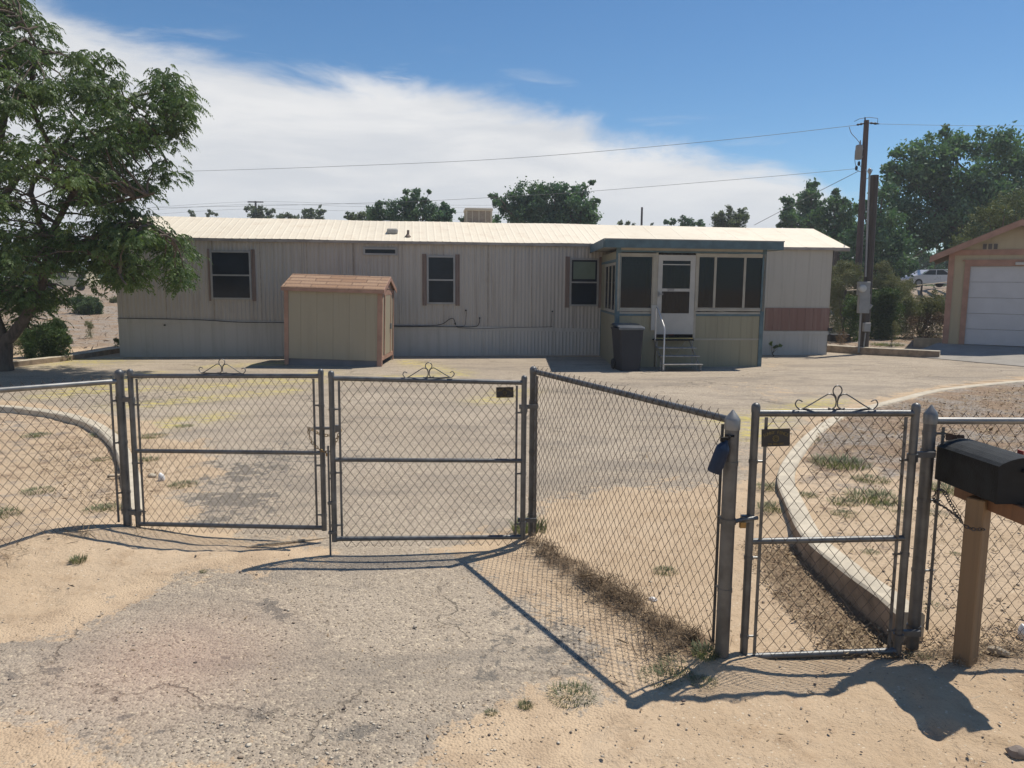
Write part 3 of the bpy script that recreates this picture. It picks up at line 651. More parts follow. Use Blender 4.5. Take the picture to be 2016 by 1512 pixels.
# cables on the front
def curve_uv(pts, v=-.06, r=.009, sag=0):
    P = [hp(UV(x, y)[0], v, UV(x, y)[1]) for x, y in pts]; mb = MB(); mb.tube(catmull(P, 5), r, 6); return mb
curve_uv([(232, 626), (380, 629), (470, 634), (556, 635), (700, 640), (776, 641), (860, 640), (885, 628), (893, 628), (897, 640)]).build('cable', M_cable, home)
curve_uv([(776, 643), (860, 643), (930, 643), (942, 638), (944, 627)]).build('cable', M_cable, home)
curve_uv([(900, 645), (940, 647), (1000, 645), (1080, 643), (1084, 640), (1086, 615)], r=.005).build('cable', M_cable, home)
curve_uv([(897, 642), (914, 641), (917, 625), (918, 613)], r=.005).build('cable', M_cable, home)
for q in ((944, 626), (917, 611), (1087, 613), (325, 640), (896, 637)):
    mb = MB(); u, z = UV(*q); hbox(mb, u - .02, u + .02, -.055, -.015, z - .02, z + .02); mb.build('cable_plug', M_cable, home)
mb = MB(); u, z = UV(1630, 648); hbox(mb, u - .02, u + .10, -.07, .03, z - .04, z + .04); mb.build('outlet_box', M_cable, home)

# ------------------------------------------------------------------ enclosed porch
PU0, PU1, PV = 12.58, 16.36, -3.15
porch = thing('enclosed_porch', 'cream and yellow enclosed porch with blue trim on front of mobile home', 'porch', hp((PU0 + PU1) / 2, PV / 2, 0))
def pw(x, y): return UV(x, y, PV)
PZ = 2.93
SKEW = .40
def shb(mb, u0, u1, v0, v1, z0, z1):
    k = lambda v: SKEW * (v - PV) / -PV
    mb.prism([hp(u0 + k(v0), v0, z0), hp(u1 + k(v0), v0, z0), hp(u1 + k(v1), v1, z0), hp(u0 + k(v1), v1, z0)], (0, 0, z1 - z0))
zl = pw(1400, 620)[1]; zmid = pw(1400, 668)[1]
uD0, _ = pw(1294, 580); uD1, _ = pw(1367, 580)
mb = MB()   # front lower panels (vertical boards)
def boards(mb, a, b, z0, z1, step=.30, v0=PV, v1=PV + .04):
    u = a
    while u < b - .01: hbox(mb, u + .002, min(u + step, b) - .002, v0, v1, z0, z1); u += step
boards(mb, PU0 + .1, uD0 - .02, .0, zl - .03); boards(mb, uD1 + .02, PU1 - .1, zmid + .02, zl - .03); boards(mb, uD1 + .02, PU1 - .1, 0.0, zmid - .02, 1.2)
hbox(mb, uD0, uD1, PV, PV + .04, 0, zmid - .02)
mb.build('lower_panel', M_yellowpanel, porch)
mb = MB(); ww = .05
for k in range(9):
    v0 = PV + .1 + k * .33; shb(mb, PU0, PU0 + .04, v0, v0 + .325, 0, zl - .02)
mb.build('side_panel', M_yellowpanel, porch); mb = MB()
for k in range(9):
    v0 = PV + .1 + k * .33; mb.box(hp(PU1 - .02, v0 + .16, zl / 2), (.04, .325, zl - .03), MH)
hbox(mb, PU1 - .04, PU1, PV + .1, -.03, zl, PZ - .15)
mb.build('side_panel', M_yellowpanel, porch)
zh = pw(1400, 497)[1]
mb = MB(); hbox(mb, PU0 + .1, PU1 - .1, PV - .005, PV + .04, zh + .02, PZ - .02)
hbox(mb, PU0 + .1, uD0 - .06, PV - .008, PV + .04, zl + .02, zl + .07)
hbox(mb, uD1 + .06, PU1 - .1, PV - .008, PV + .04, zl + .02, zl + .07)
hbox(mb, uD0 - .06, uD0 - .004, PV - .006, PV + .05, 0.72, zh); hbox(mb, uD1 + .004, uD1 + .06, PV - .006, PV + .05, .72, zh)
hbox(mb, uD1 + .02, PU1 - .1, PV - .012, PV + .03, zmid - .02, zmid + .02)
mb.build('frame', M_porchcream, porch)
mb = MB()
hbox(mb, PU0, PU0 + .10, PV - .02, PV + .08, 0, PZ - .02); hbox(mb, PU1 - .10, PU1, PV - .02, PV + .08, 0, PZ - .02)
hbox(mb, PU0 + .1, PU1 - .1, PV - .018, PV + .03, zh - .02, zh + .02)
hbox(mb, PU0 + .1, uD0 - .06, PV - .018, PV + .03, zl - .03, zl + .02); hbox(mb, uD1 + .06, PU1 - .1, PV - .018, PV + .03, zl - .03, zl + .02)
shb(mb, PU0 - .012, PU0 + .03, PV + .08, -.03, zl - .03, zl + .02); shb(mb, PU0 - .012, PU0 + .03, PV + .08, -.03, 2.56, 2.62)
shb(mb, PU0 - .012, PU0 + .03, -.10, -.03, 0, zl - .03)
mb.build('blue_trim', M_blue, porch)
# roof slab with blue fascia
ufl, zf1 = UV(1193, 471, PV - .22); ufr, zf2 = UV(1542, 477, PV - .22); _, zfb = UV(1193, 487, PV - .22)
mb = MB(); rz0, rz1 = zfb + .01, zf1 - .01
mb.prism([hp(ufl, PV - .2, rz0), hp(ufr, PV - .2, rz0), hp(ufr, -.03, rz0 + .03), hp(ufl + SKEW, -.03, rz0 + .03)], (0, 0, rz1 - rz0))
pr = mb.build('roof', M_white, porch)
mb = MB(); hbox(mb, ufl - .02, ufr + .02, PV - .225, PV - .20, zfb, zf1); shb(mb, ufl - .025, ufl, PV - .2, -.02, zfb, zf1 + .02); hbox(mb, ufr, ufr + .025, PV - .2, -.02, zfb, zf1 + .02)
mb.build('fascia', M_blue, pr)
mb = MB(); hbox(mb, ufl - .035, ufr + .035, PV - .235, PV - .20, zf1, zf1 + .025); mb.build('drip_edge', M_grey, pr)
# windows
def pwin(px0, py0, px1, py1, splits=()):
    u0, z1 = pw(px0, py0); u1, z0 = pw(px1, py1); mb = MB(); y0, y1 = PV - .02, PV + .045; fw = .055
    hbox(mb, u0, u0 + fw, y0, y1, z0, z1); hbox(mb, u1 - fw, u1, y0, y1, z0, z1); hbox(mb, u0 + fw, u1 - fw, y0, y1, z1 - fw, z1); hbox(mb, u0 + fw, u1 - fw, y0, y1, z0, z0 + fw)
    a = [u0 + fw, u1 - fw]
    i = .03
    hbox(mb, u0 + fw, u0 + fw + i, y0 + .015, y1 - .01, z0 + fw, z1 - fw); hbox(mb, u1 - fw - i, u1 - fw, y0 + .015, y1 - .01, z0 + fw, z1 - fw)
    hbox(mb, u0 + fw + i, u1 - fw - i, y0 + .015, y1 - .01, z1 - fw - i, z1 - fw); hbox(mb, u0 + fw + i, u1 - fw - i, y0 + .015, y1 - .01, z0 + fw, z0 + fw + i)
    for s_ in splits: us, _ = pw(s_, (py0 + py1) / 2); hbox(mb, us - .03, us + .03, y0 + .018, y1 - .012, z0 + fw + i, z1 - fw - i)
    fr = mb.build('window', M_porchcream, porch); mb = MB(); hbox(mb, u0 + fw + i, u1 - fw - i, PV + .012, PV + .018, z0 + fw + i, z1 - fw - i); mb.build('pane', M_glass, fr)
pwin(1217, 498, 1288, 613)
pwin(1371, 499, 1503, 613, (1407.5, 1465.5))
mb = MB(); v0, v1, z0, z1 = PV + .12, -.9, zl + .03, 2.55
def sbox(mb, a, b, c, d, x0=-.012, x1=.04): shb(mb, PU0 + x0, PU0 + x1, a, b, c, d)
sbox(mb, v0, v0 + .06, z0, z1); sbox(mb, v1 - .06, v1, z0, z1); sbox(mb, v0 + .06, v1 - .06, z1 - .07, z1); sbox(mb, v0 + .06, v1 - .06, z0, z0 + .07)
for q in (.33, .66): sbox(mb, v0 + (v1 - v0) * q - .03, v0 + (v1 - v0) * q + .03, z0 + .07, z1 - .07)
fr = mb.build('window', M_porchcream, porch)
mb = MB(); shb(mb, PU0 + .012, PU0 + .018, v0 + .06, v1 - .06, z0 + .07, z1 - .07); mb.build('pane', M_glass, fr)
mb = MB(); shb(mb, PU0, PU0 + .04, v1, -.03, zl, 2.56); mb.build('side_panel', M_yellowpanel, porch); mb = MB(); shb(mb, PU0, PU0 + .04, PV + .1, -.03, 2.62, PZ - .12); mb.build('side_panel', M_yellowpanel, porch)
# right side window-less panel done; door
zd1 = pw(1330, 502)[1]; zd0 = pw(1330, 658)[1]; dg0 = pw(1305, 513); dg1 = pw(1356, 617)
mb = MB(); y0, y1 = PV - .012, PV + .03
hbox(mb, uD0, dg0[0], y0, y1, zd0, zd1); hbox(mb, dg1[0], uD1, y0, y1, zd0, zd1); hbox(mb, dg0[0], dg1[0], y0, y1, dg0[1], zd1); hbox(mb, dg0[0], dg1[0], y0, y1, zd0, dg1[1])
zm_ = pw(1330, 571)[1]; hbox(mb, dg0[0], dg1[0], y0 + .008, y1, zm_ - .035, zm_ + .035); zt_ = pw(1330, 521)[1]; hbox(mb, dg0[0], dg1[0], y0 + .012, y1 - .01, zt_ - .012, zt_ + .012)
door = mb.build('door', M_white, porch)
mb = MB(); hbox(mb, dg0[0], dg1[0], PV + .008, PV + .013, dg1[1], zt_ - .012); hbox(mb, dg0[0], dg1[0], PV + .008, PV + .013, zt_ + .012, dg0[1]); mb.build('pane', M_glass, door)
mb = MB(); hh = pw(1300, 579); hbox(mb, hh[0] - .06, hh[0] + .06, PV - .05, PV - .035, hh[1] - .012, hh[1] + .012); hbox(mb, hh[0] - .06, hh[0] - .03, PV - .05, PV - .012, hh[1] - .06, hh[1] + .06)
mb.build('handle', M_grey, door)
def text_mesh(txt, size):
    cu = bpy.data.curves.new('t', 'FONT'); cu.body = txt; cu.size = size; cu.extrude = .0012; cu.align_x = 'CENTER'; cu.align_y = 'CENTER'
    ob = bpy.data.objects.new('t', cu); COL.objects.link(ob); dg = bpy.context.evaluated_depsgraph_get(); dg.update()
    me = bpy.data.meshes.new_from_object(ob.evaluated_get(dg)); vs = [v.co.copy() for v in me.vertices]; fs = [tuple(p.vertices) for p in me.polygons]
    bpy.data.objects.remove(ob); bpy.data.meshes.remove(me); bpy.data.curves.remove(cu); return vs, fs
def put_text(mb, txt, size, c, ax, ay, rot=0.0, sx=1.0):
    vs, fs = text_mesh(txt, size); ax = Vector(ax); ay = Vector(ay); az_ = ax.cross(ay); c_, s_ = math.cos(rot), math.sin(rot)
    mb.add([Vector(c) + ax * ((v.x * c_ * sx - v.y * s_)) + ay * ((v.x * s_ * sx + v.y * c_)) + az_ * v.z for v in vs], fs)
mb = MB(); put_text(mb, "5410", .085, hp(dg0[0] + .22, PV - .0065, zm_), HU, (0, 0, 1)); mb.build('house_number', M_cable, door)
# inside the porch
mb = MB(); mb.prism([hp(PU0 + .05, PV + .06, .66), hp(PU1 - .05, PV + .06, .66), hp(PU1 - .05, -.05, .66), hp(PU0 + .05 + SKEW, -.05, .66)], (0, 0, .04)); mb.build('floor', M_rug, porch)
mb = MB(); a = dg1[0] - .25; hbox(mb, a - .16, a + .1, PV + .5, PV + .8, .75, 1.15, .03); o = mb.build('bag', M_red, loc=hp(a, PV + .65, .75)); tag(o, 'red bag standing on the porch floor behind the glass door', 'bag')
mb = MB()
for k in range(5): hbox(mb, a - .46, a - .1, PV + .45, PV + .8, .70 + k * .055, .70 + k * .055 + .045, .008)
o = mb.build('paper_stack', M_rug, loc=hp(a - .2, PV + .6, .7)); tag(o, 'stack of grey papers on the porch floor left of the red bag', 'stack')
mb = MB(); hbox(mb, 12.75, 13.32, PV + .14, PV + .15, 1.35, 2.5); mb.build('curtain', principled('curtain', (.24, .22, .215), .9, 0, .3, 4, stretch=(12, 12, .5)), porch)
tb = thing('side_table', 'pale small table seen through the left porch window', 'table', hp(13.05, -1.6, .7))
mb = MB(); hbox(mb, 12.95, 13.45, -1.9, -1.4, 1.42, 1.46); mb.build('table_top', M_white, tb)
for a, b in ((12.98, -1.88), (13.42, -1.88), (12.98, -1.42), (13.42, -1.42)):
    mb = MB(); hbox(mb, a - .02, a + .02, b - .02, b + .02, .70, 1.42); mb.build('leg', M_white, tb)
# steps
u0, _ = UV(1286, 662, PV - .1); u1, _ = UV(1360, 662, PV - .1)
steps = thing('porch_steps', 'white metal steps with one handrail below the porch door', 'steps', hp((u0 + u1) / 2, PV - .5, 0))
treads = [(PV - .02, PV - .34, .70), (PV - .30, PV - .56, .525), (PV - .52, PV - .78, .35), (PV - .74, PV - 1.0, .175)]
for k, (a, b, z) in enumerate(treads):
    mb = MB(); hbox(mb, u0, u1, b, a, z - .022, z, .004)
    o = mb.build('tread', M_tread if k > 0 else M_blackplastic, steps)
mb = MB()
for uu in (u0 + .03, u1 - .03):
    mb.tube([hp(uu, PV - .05, .69), hp(uu, PV - .96, .02)], .016, 6)
    for (a, b, z) in treads[:1]: mb.tube([hp(uu, b + .02, z - .02), hp(uu, b + .02, 0)], .013, 6)
    mb.tube([hp(uu, PV - .92, .17), hp(uu, PV - .92, 0)], .013, 6); mb.tube([hp(uu, PV - .62, .34), hp(uu, PV - .62, 0)], .013, 6)
mb.tube([hp(u0 + .2, PV - .3, .66), hp((u0 + u1) / 2, PV - .3, .25), hp(u1 - .2, PV - .3, .66)], .008, 5)
mb.build('frame', M_tread, steps)
mb = MB(); ur_ = u0 + .01
mb.tube([hp(ur_, PV - .92, .02), hp(ur_, PV - .92, .98), hp(ur_, PV - .86, 1.06), hp(ur_, PV - .30, 1.48), hp(ur_, PV - .24, 1.45), hp(ur_, PV - .24, .66)], .019, 8)
mb.build('handrail', M_whitemetal, steps, True)
mb = MB(); hbox(mb, uD0, uD1, PV - .03, PV - .02 + .03, .70, .725); mb.build('threshold', principled('threshold', (.55, .40, .14), .7), porch)
mb = MB(); hbox(mb, uD0 - .15, uD0 - .01, PV - .055, PV - .025, pw(1290, 650)[1], pw(1290, 601)[1]); mb.build('notice_board', M_white, porch)
# bin
bp = G(1241, 731); binr = thing('wheelie_bin', 'dark grey lidded wheelie bin left of the porch steps', 'bin', bp)
MBn = Matrix.Rotation(HTH + R(2), 3, 'Z')
def bl(x, y, z): return Vector(bp) + MBn @ Vector((x, y, z))
mb = MB(); prof = [(0.0, .22, .25), (.06, .235, .265), (.55, .26, .30), (.94, .285, .33), (.98, .30, .345), (1.0, .30, .345)]; vs = []; fs = []
for (z, a, b) in prof: vs += [bl(-a, 0, z), bl(-a + .03, -.03, z), bl(a - .03, -.03, z), bl(a, 0, z), bl(a, 2 * b, z), bl(-a, 2 * b, z)]
for i in range(len(prof) - 1):
    for j in range(6): fs.append((i * 6 + j, i * 6 + (j + 1) % 6, (i + 1) * 6 + (j + 1) % 6, (i + 1) * 6 + j))
fs += [tuple(range(6))[::-1], tuple(30 + j for j in range(6))]; mb.add(vs, fs)
vs = [bl(-.11, -.034, .15), bl(.11, -.034, .15), bl(.13, -.036, .72), bl(-.13, -.036, .72)]; mb.prism(vs, MBn @ Vector((0, .008, 0)))
mb.build('body', M_bin, binr, True)
mb = MB(); vs = []; prof = [(-.06, 1.01), (-.03, 1.05), (.25, 1.085), (.6, 1.10), (.70, 1.06)]
for y, z in prof: vs += [bl(-.31, y, z - .02), bl(-.27, y, z), bl(.27, y, z), bl(.31, y, z - .02)]
fs = [(i * 4 + j, i * 4 + j + 1, i * 4 + j + 5, i * 4 + j + 4) for i in range(4) for j in range(3)]
mb.add(vs, fs); vs2 = [v - Vector((0, 0, .03)) for v in vs]; mb.add(vs2, [f[::-1] for f in fs]); mb.prism([bl(-.31, -.06, .97), bl(.31, -.06, .97), bl(.31, -.06, 1.0), bl(-.31, -.06, 1.0)], MBn @ Vector((0, .03, 0)))
mb.build('lid', principled('bin_lid', (.10, .11, .12), .32, 0, .1), binr, True)
for s_ in (-1, 1):
    mb = MB(); A = MBn @ Matrix.Rotation(R(90), 3, 'Y'); mb.lathe(bl(.24 * s_ + (.0 if s_ > 0 else -.05), .52, .13), [(.12, 0), (.13, .01), (.13, .04), (.12, .05)], 18, A); mb.build('wheel', M_tyre, binr, True)
mb = MB(); mb.tube([bl(-.22, .68, .98), bl(-.22, .76, 1.0), bl(.22, .76, 1.0), bl(.22, .68, .98)], .015, 6); mb.build('handle', M_bin, binr)

# ------------------------------------------------------------------ shed
SY = 18.4; pFL = D(561, 717, SY); pFR = D(750, 723, SY)
SHW = (pFR - pFL).length; SHD = 1.8
sx = (pFR - pFL).normalized(); sy_ = Vector((0, 1, 0)); sz = sx.cross(sy_).normalized() * -1
sz = Vector((-sx.z, 0, sx.x)); MS = Matrix((sx, sy_, sz)).transposed()
def sp_(x, y, z): return pFL + MS @ Vector((x, y, z))
def shbox(mb, x0, x1, y0, y1, z0, z1, bev=0): mb.box(sp_((x0 + x1) / 2, (y0 + y1) / 2, (z0 + z1) / 2), (x1 - x0, y1 - y0, z1 - z0), MS, bev)
shed = thing('garden_shed', 'small cream shed with pink trim and brown shingle roof', 'shed', pFL + Vector((SHW / 2, .9, 0)))
SE = 1.86; ridge_pt = D(575, 541, SY + .9); SRZ = (ridge_pt - pFL).dot(sz)
mb = MB(); shbox(mb, .03, SHW - .03, .03, .13, -.04, .15); shbox(mb, .03, SHW - .03, SHD - .13, SHD - .03, -.04, .15); shbox(mb, .06, SHW - .06, .13, SHD - .13, .1, .15); mb.build('base', principled('skid_grey', (.16, .16, .17), .9), shed)
mb = MB(); n = 6
for k in range(n): shbox(mb, .0 + SHW * k / n + .0015, SHW * (k + 1) / n - .0015, 0, .03, .15, SE)
shbox(mb, 0, .03, .03, SHD, .15, SE); shbox(mb, 0, SHW, SHD - .03, SHD, .15, SE); shbox(mb, SHW - .03, SHW, .03, SHD, .15, SE)
for xx in (0, SHW - .03): mb.prism([sp_(xx, 0, SE), sp_(xx, SHD, SE), sp_(xx, SHD / 2, SRZ - .05)], sx * .03)
mb.build('wall', M_cream, shed)
mb = MB()
for x0 in (-.008, SHW - .095): shbox(mb, x0, x0 + .10, -.018, -.002, .0, SE - .02)
shbox(mb, SHW + .002, SHW + .02, -.018, .09, 0, SE - .02); shbox(mb, SHW + .002, SHW + .02, SHD - .09, SHD + .01, .0, SE - .02)
shbox(mb, SHW + .002, SHW + .02, .09, SHD - .09, .15, .25); shbox(mb, SHW + .002, SHW + .02, .09, SHD - .09, SE - .14, SE - .02)
shbox(mb, SHW + .002, SHW + .024, .35, .43, .25, SE - .14); shbox(mb, SHW + .002, SHW + .024, SHD - .55, SHD - .47, .25, SE - .14)
mb.prism([sp_(SHW + .004, .3, SE), sp_(SHW + .004, SHD - .3, SE), sp_(SHW + .004, SHD / 2, SRZ - .12)], sx * .015)
mb.build('trim', M_pink, shed)
mb = MB(); ro = .10; e0 = (-.09, SE - .04); rt_ = (SHD / 2, SRZ)
for side in (0, 1):
    a = [sp_(-.06, e0[0], e0[1]), sp_(SHW + .06, e0[0], e0[1]), sp_(SHW + .06, rt_[0], rt_[1]), sp_(-.06, rt_[0], rt_[1])]
    if side: a = [sp_(SHW + .06, SHD - e0[0], e0[1]), sp_(-.06, SHD - e0[0], e0[1]), sp_(-.06, rt_[0], rt_[1]), sp_(SHW + .06, rt_[0], rt_[1])]
    mb.prism(a, sz * .03)
shr = mb.build('roof', M_shingle, shed)
uvl = shr.data.uv_layers.new(name='UVMap')
for lp in shr.data.loops:
    co = Vector(shr.data.vertices[lp.vertex_index].co) + rootloc(shr) - pFL; uvl.data[lp.index].uv = (co.dot(sx), math.hypot(co.dot(sz), min(abs(co.y), abs(SHD - co.y))) * 1.0)
mb = MB(); mb.prism([sp_(-.06, e0[0] - .004, e0[1] - .06), sp_(SHW + .06, e0[0] - .004, e0[1] - .06), sp_(SHW + .06, e0[0] - .004, e0[1] + .018), sp_(-.06, e0[0] - .004, e0[1] + .018)], (0, .02, 0))
for q in (0, 1):
    y0_, y1_ = (e0[0], rt_[0]) if q == 0 else (SHD - e0[0], rt_[0])
    mb.prism([sp_(SHW + .062, y0_, e0[1] - .07), sp_(SHW + .062, y1_, rt_[1] - .07), sp_(SHW + .062, y1_, rt_[1] + .035), sp_(SHW + .062, y0_, e0[1] + .035)], sx * .015)
mb.build('fascia', M_pink, shr)
mb = MB(); shbox(mb, SHW + .002, SHW + .016, .44, SHD - .56, .26, SE - .15); sdoor = mb.build('door', M_cream, shed)
mb = MB(); shbox(mb, SHW + .016, SHW + .06, SHD - .62, SHD - .58, .86, 1.0); mb.build('handle', M_grey, sdoor)

# ------------------------------------------------------------------ garage
GA = R(-30); gx = Vector((math.cos(GA), math.sin(GA), 0)); gy = Vector((-math.sin(GA), math.cos(GA), 0)); GO = G(1856, 676, .30)
MG = Matrix((gx, gy, Vector((0, 0, 1)))).transposed()
def gp(x, y, z): return GO + gx * x + gy * y + Vector((0, 0, z))
def gbox(mb, x0, x1, y0, y1, z0, z1, bev=0): mb.box(gp((x0 + x1) / 2, (y0 + y1) / 2, (z0 + z1) / 2), (x1 - x0, y1 - y0, z1 - z0), MG, bev)
def gint(px, py, y=0.0):
    d = Vector(ray(px, py)); o = Vector((0, 0, CAMH)); t = (y - (o - GO).dot(gy)) / d.dot(gy); p = o + d * t - GO; return p.dot(gx), p.z
gar = thing('garage', 'cream garage with pink trim and closed white door', 'garage', GO + gx * 2.5)
gz = gint(1872, 499)[1]; gpx, gpz = gint(2010, 443); GW = gpx * 2
dx0, dz1 = gint(1911, 524); dx1 = GW - dx0
mb = MB(); gbox(mb, 0, dx0 - .02, 0, .1, -.3, gz); gbox(mb, dx1 + .02, GW, 0, .1, 0, gz); gbox(mb, dx0 - .02, dx1 + .02, 0, .1, dz1 + .02, gz)
gbox(mb, 0, .1, .1, 7, 0, gz); gbox(mb, GW - .1, GW, .1, 7, 0, gz); gbox(mb, 0.1, GW - .1, 6.9, 7, 0, gz)
for q in (0, 6.9): mb.prism([gp(0, q, gz), gp(GW, q, gz), gp(GW / 2, q, gpz - .02)], gy * .1)
mb.build('wall', M_garagewall, gar)
mb = MB(); gbox(mb, -.02, .14, -.03, -.002, 0, gz - .06); gbox(mb, GW - .14, GW + .02, -.03, -.002, 0, gz - .06); gbox(mb, -.02, GW + .02, -.034, -.002, gz - .06, gz + .10)
gbox(mb, dx0 - .15, dx0 + .0, -.03, -.002, 0, dz1 + .15); gbox(mb, dx1, dx1 + .15, -.03, -.002, 0, dz1 + .15); gbox(mb, dx0, dx1, -.032, -.002, dz1, dz1 + .15)
gbox(mb, dx0 - .22, dx1 + .22, -.05, -.034, dz1 + .15, dz1 + .19)
mb.build('trim', M_pink, gar)
mb = MB(); nr_ = 5
for k in range(nr_):
    z0_ = k * dz1 / nr_; gbox(mb, dx0 + .0, dx1, .03, .06, z0_ + .004, z0_ + dz1 / nr_ - .004, .003)
mb.build('garage_door', M_garagedoor, gar)
oh = gint(1838, 498, -.35); mb = MB(); slope = (gpz - gz) / (GW / 2); ex = -.52
def rfz(x): return gpz + .10 - abs(x - GW / 2) * slope
for s_ in (0, 1):
    xa, xb = (ex, GW / 2) if s_ == 0 else (GW - ex, GW / 2)
    mb.prism([gp(xa, -.38, rfz(xa)), gp(xb, -.38, rfz(xb)), gp(xb, -.38, rfz(xb) + .05), gp(xa, -.38, rfz(xa) + .05)], gy * 7.7)
grf = mb.build('roof', principled('garage_shingle', (.24, .17, .13), .9, 0, .3, 30), gar)
mb = MB()
for s_ in (0, 1):
    xa, xb = (ex, GW / 2) if s_ == 0 else (GW - ex, GW / 2)
    mb.prism([gp(xa, -.41, rfz(xa) - .14), gp(xb, -.41, rfz(xb) - .14), gp(xb, -.41, rfz(xb) + .03), gp(xa, -.41, rfz(xa) + .03)], gy * .028)
    mb.prism([gp(xa, -.35, rfz(xa) - .14), gp(xb, -.35, rfz(xb) - .04), gp(xb, -.35, rfz(xb) - .001), gp(xa, -.35, rfz(xa) - .001)], gy * .34)
mb.build('fascia', M_pink, grf)
a, b = gint(1934, 479), gint(1965, 492); mb = MB(); gbox(mb, a[0], b[0], -.03, -.002, b[1], a[1])
gv = mb.build('gable_vent', M_cream, gar); mb = MB()
for k in range(3): w_ = (b[0] - a[0]) / 3; gbox(mb, a[0] + k * w_ + .02, a[0] + (k + 1) * w_ - .02, -.036, -.031, b[1] + .02, a[1] - .02)
mb.build('louvre', M_rug, gv)
a, b = gint(1999, 516), gint(2016, 522); mb = MB(); gbox(mb, a[0], a[0] + 1.0, -.12, -.055, b[1], a[1], .01); mb.build('door_light', M_white, gar)

# ------------------------------------------------------------------ poles and lines
def pole(name, label, base, top, r0, r1, mat):
    o = thing(name, label, 'utility pole', base); mb = MB(); mb.tube([base, base + (top - base) * .5, top], [r0, (r0 + r1) / 2, r1], 12); mb.build('pole_shaft', mat, o, True); return o
sb = G(1700, 697); st_ = D(1722, 345, sb.y)
svc = pole('service_pole', 'short dark wooden service pole with electric meter beside the driveway', Vector((sb.x, sb.y, 0)), st_, .13, .115, M_poledark)
def svp(px, py, dy=-.18): return D(px, py, sb.y + dy)
mb = MB(); c = svp(1700, 566); A = Matrix.Identity(3); mb.box(svp(1700, 568), (.34, .16, .40), None, .01)
p2 = svp(1700, 598); mb.box(p2, (.32, .15, .56), None, .01); mbx = mb.build('meter_box', M_grey, svc)
mb = MB(); mb.lathe(svp(1698, 568, -.26), [(.115, -.03), (.115, .02), (.10, .06), (.05, .075)], 20, Matrix.Rotation(R(90), 3, 'X')); mb.build('meter_glass', M_glassdark if False else principled('meter', (.42, .43, .42), .2), mbx, True)
mb = MB(); mb.box(svp(1706, 644), (.20, .12, .26), None, .01); mb.build('junction_box', M_grey, svc)
mb = MB(); mb.tube([svp(1712, 338, -.13), svp(1704, 545, -.17)], .028, 8); mb.tube([svp(1695, 612), svp(1690, 694)], .03, 8); mb.tube([svp(1704, 655), svp(1699, 694)], .02, 8)
mb.tube([svp(1703, 606, -.2), svp(1712, 606, -.2), svp(1716, 600, -.2)], .05, 8); mb.build('conduit', M_grey, svc, True)
mb = MB(); mb.lathe(svp(1712, 338, -.13), [(.04, -.05), (.06, 0), (.05, .07), (.02, .1)], 10); mb.build('weatherhead', M_grey, svc)
UYp = 34.0; ub_ = D(1689, 560, UYp); ub_.z = H(ub_.x, UYp); utop = D(1706, 237, UYp)
upole = pole('utility_pole', 'tall brown utility pole carrying a grey transformer can', ub_, utop, .16, .105, M_pole)
mb = MB(); tcn = D(1690, 314, UYp - .1); mb.lathe(tcn, [(.12, 0), (.145, .03), (.145, .52), (.15, .54), (.12, .60), (.03, .62)], 18); mb.lathe(tcn + Vector((.03, 0, .60)), [(.05, 0), (.03, .05), (.05, .08), (.03, .12), (.02, .2)], 8)
trf = mb.build('transformer', M_grey, upole, True)
mb = MB(); mb.box(tcn + Vector((.2, .05, .45)), (.16, .04, .04)); mb.build('bracket', M_grey, trf); mb = MB(); mb.box(tcn + Vector((.2, .05, .12)), (.16, .04, .04)); mb.build('bracket', M_grey, trf)
mb = MB(); yy = UYp - .05
mb.tube([D(1703, 237, yy), D(1703, 231, yy)], .03, 6); mb.tube([D(1682, 239, yy), D(1692, 234, yy), D(1703, 232, yy), D(1712, 231, yy), D(1728, 233, yy), D(1728, 243, yy)], .012, 5)
for a, b in (((1686, 246), (1702, 243)), ((1711, 242), (1731, 244))):
    A_, B_ = D(*a, yy), D(*b, yy); mb.tube([A_ + (B_ - A_) * t for t in (0, .2, .4, .6, .8, 1)], [.015, .05, .03, .055, .03, .015], 6)
mb.build('top_bracket', M_cable, upole)
for q in ((1691, 322), (1686, 331)): mb = MB(); mb.lathe(D(*q, yy), [(.02, -.1), (.06, -.05), (.06, .05), (.02, .1)], 8); mb.build('insulator', M_cable, upole)
mb = MB()
for P in ([(1672, 250), (1676, 262), (1685, 272), (1693, 282)], [(1684, 296), (1683, 315), (1686, 332)], [(1686, 334), (1694, 338), (1698, 332)], [(1702, 328), (1702, 380), (1703, 412), (1706, 416)], [(1691, 323), (1695, 328), (1698, 330)], [(1698, 340), (1706, 352), (1712, 346), (1718, 334)]):
    mb.tube(catmull([D(*q, yy) for q in P], 4), .014, 5)
mb.build('jumper_wire', M_wirefar, upole)
def line(label, pts, r=.014, group='overhead power lines'):
    P = [D(*q) for q in pts]; mb = MB(); mb.tube(catmull(P, 6), r, 5); o = mb.build('power_line', M_wirefar, loc=P[0]); tag(o, label, 'power line', group)
line('upper overhead wire running left from the top of the utility pole', [(1690, 246, 34), (1400, 278, 36), (1000, 312, 39), (650, 328, 43), (370, 337, 47), (-200, 352, 56)], .010)
line('lower overhead wire running left from beneath the transformer', [(1686, 332, 34), (1500, 349, 35), (1170, 376, 38), (1000, 387, 40), (800, 397, 43), (560, 404, 47), (300, 409, 52), (-100, 416, 60)], .009)
line('slanting wire falling from the utility pole to behind the roof ridge', [(1690, 337, 34), (1600, 383, 36.5), (1485, 443, 40)], .013)
line('faint wire running right from the top of the utility pole', [(1730, 244, 34), (1880, 247, 36), (2100, 248, 39)], .008)
line('short wires from the utility pole to the service pole head', [(1704, 334, 34), (1708, 337, 28), (1712, 339, 23.1)], .012)
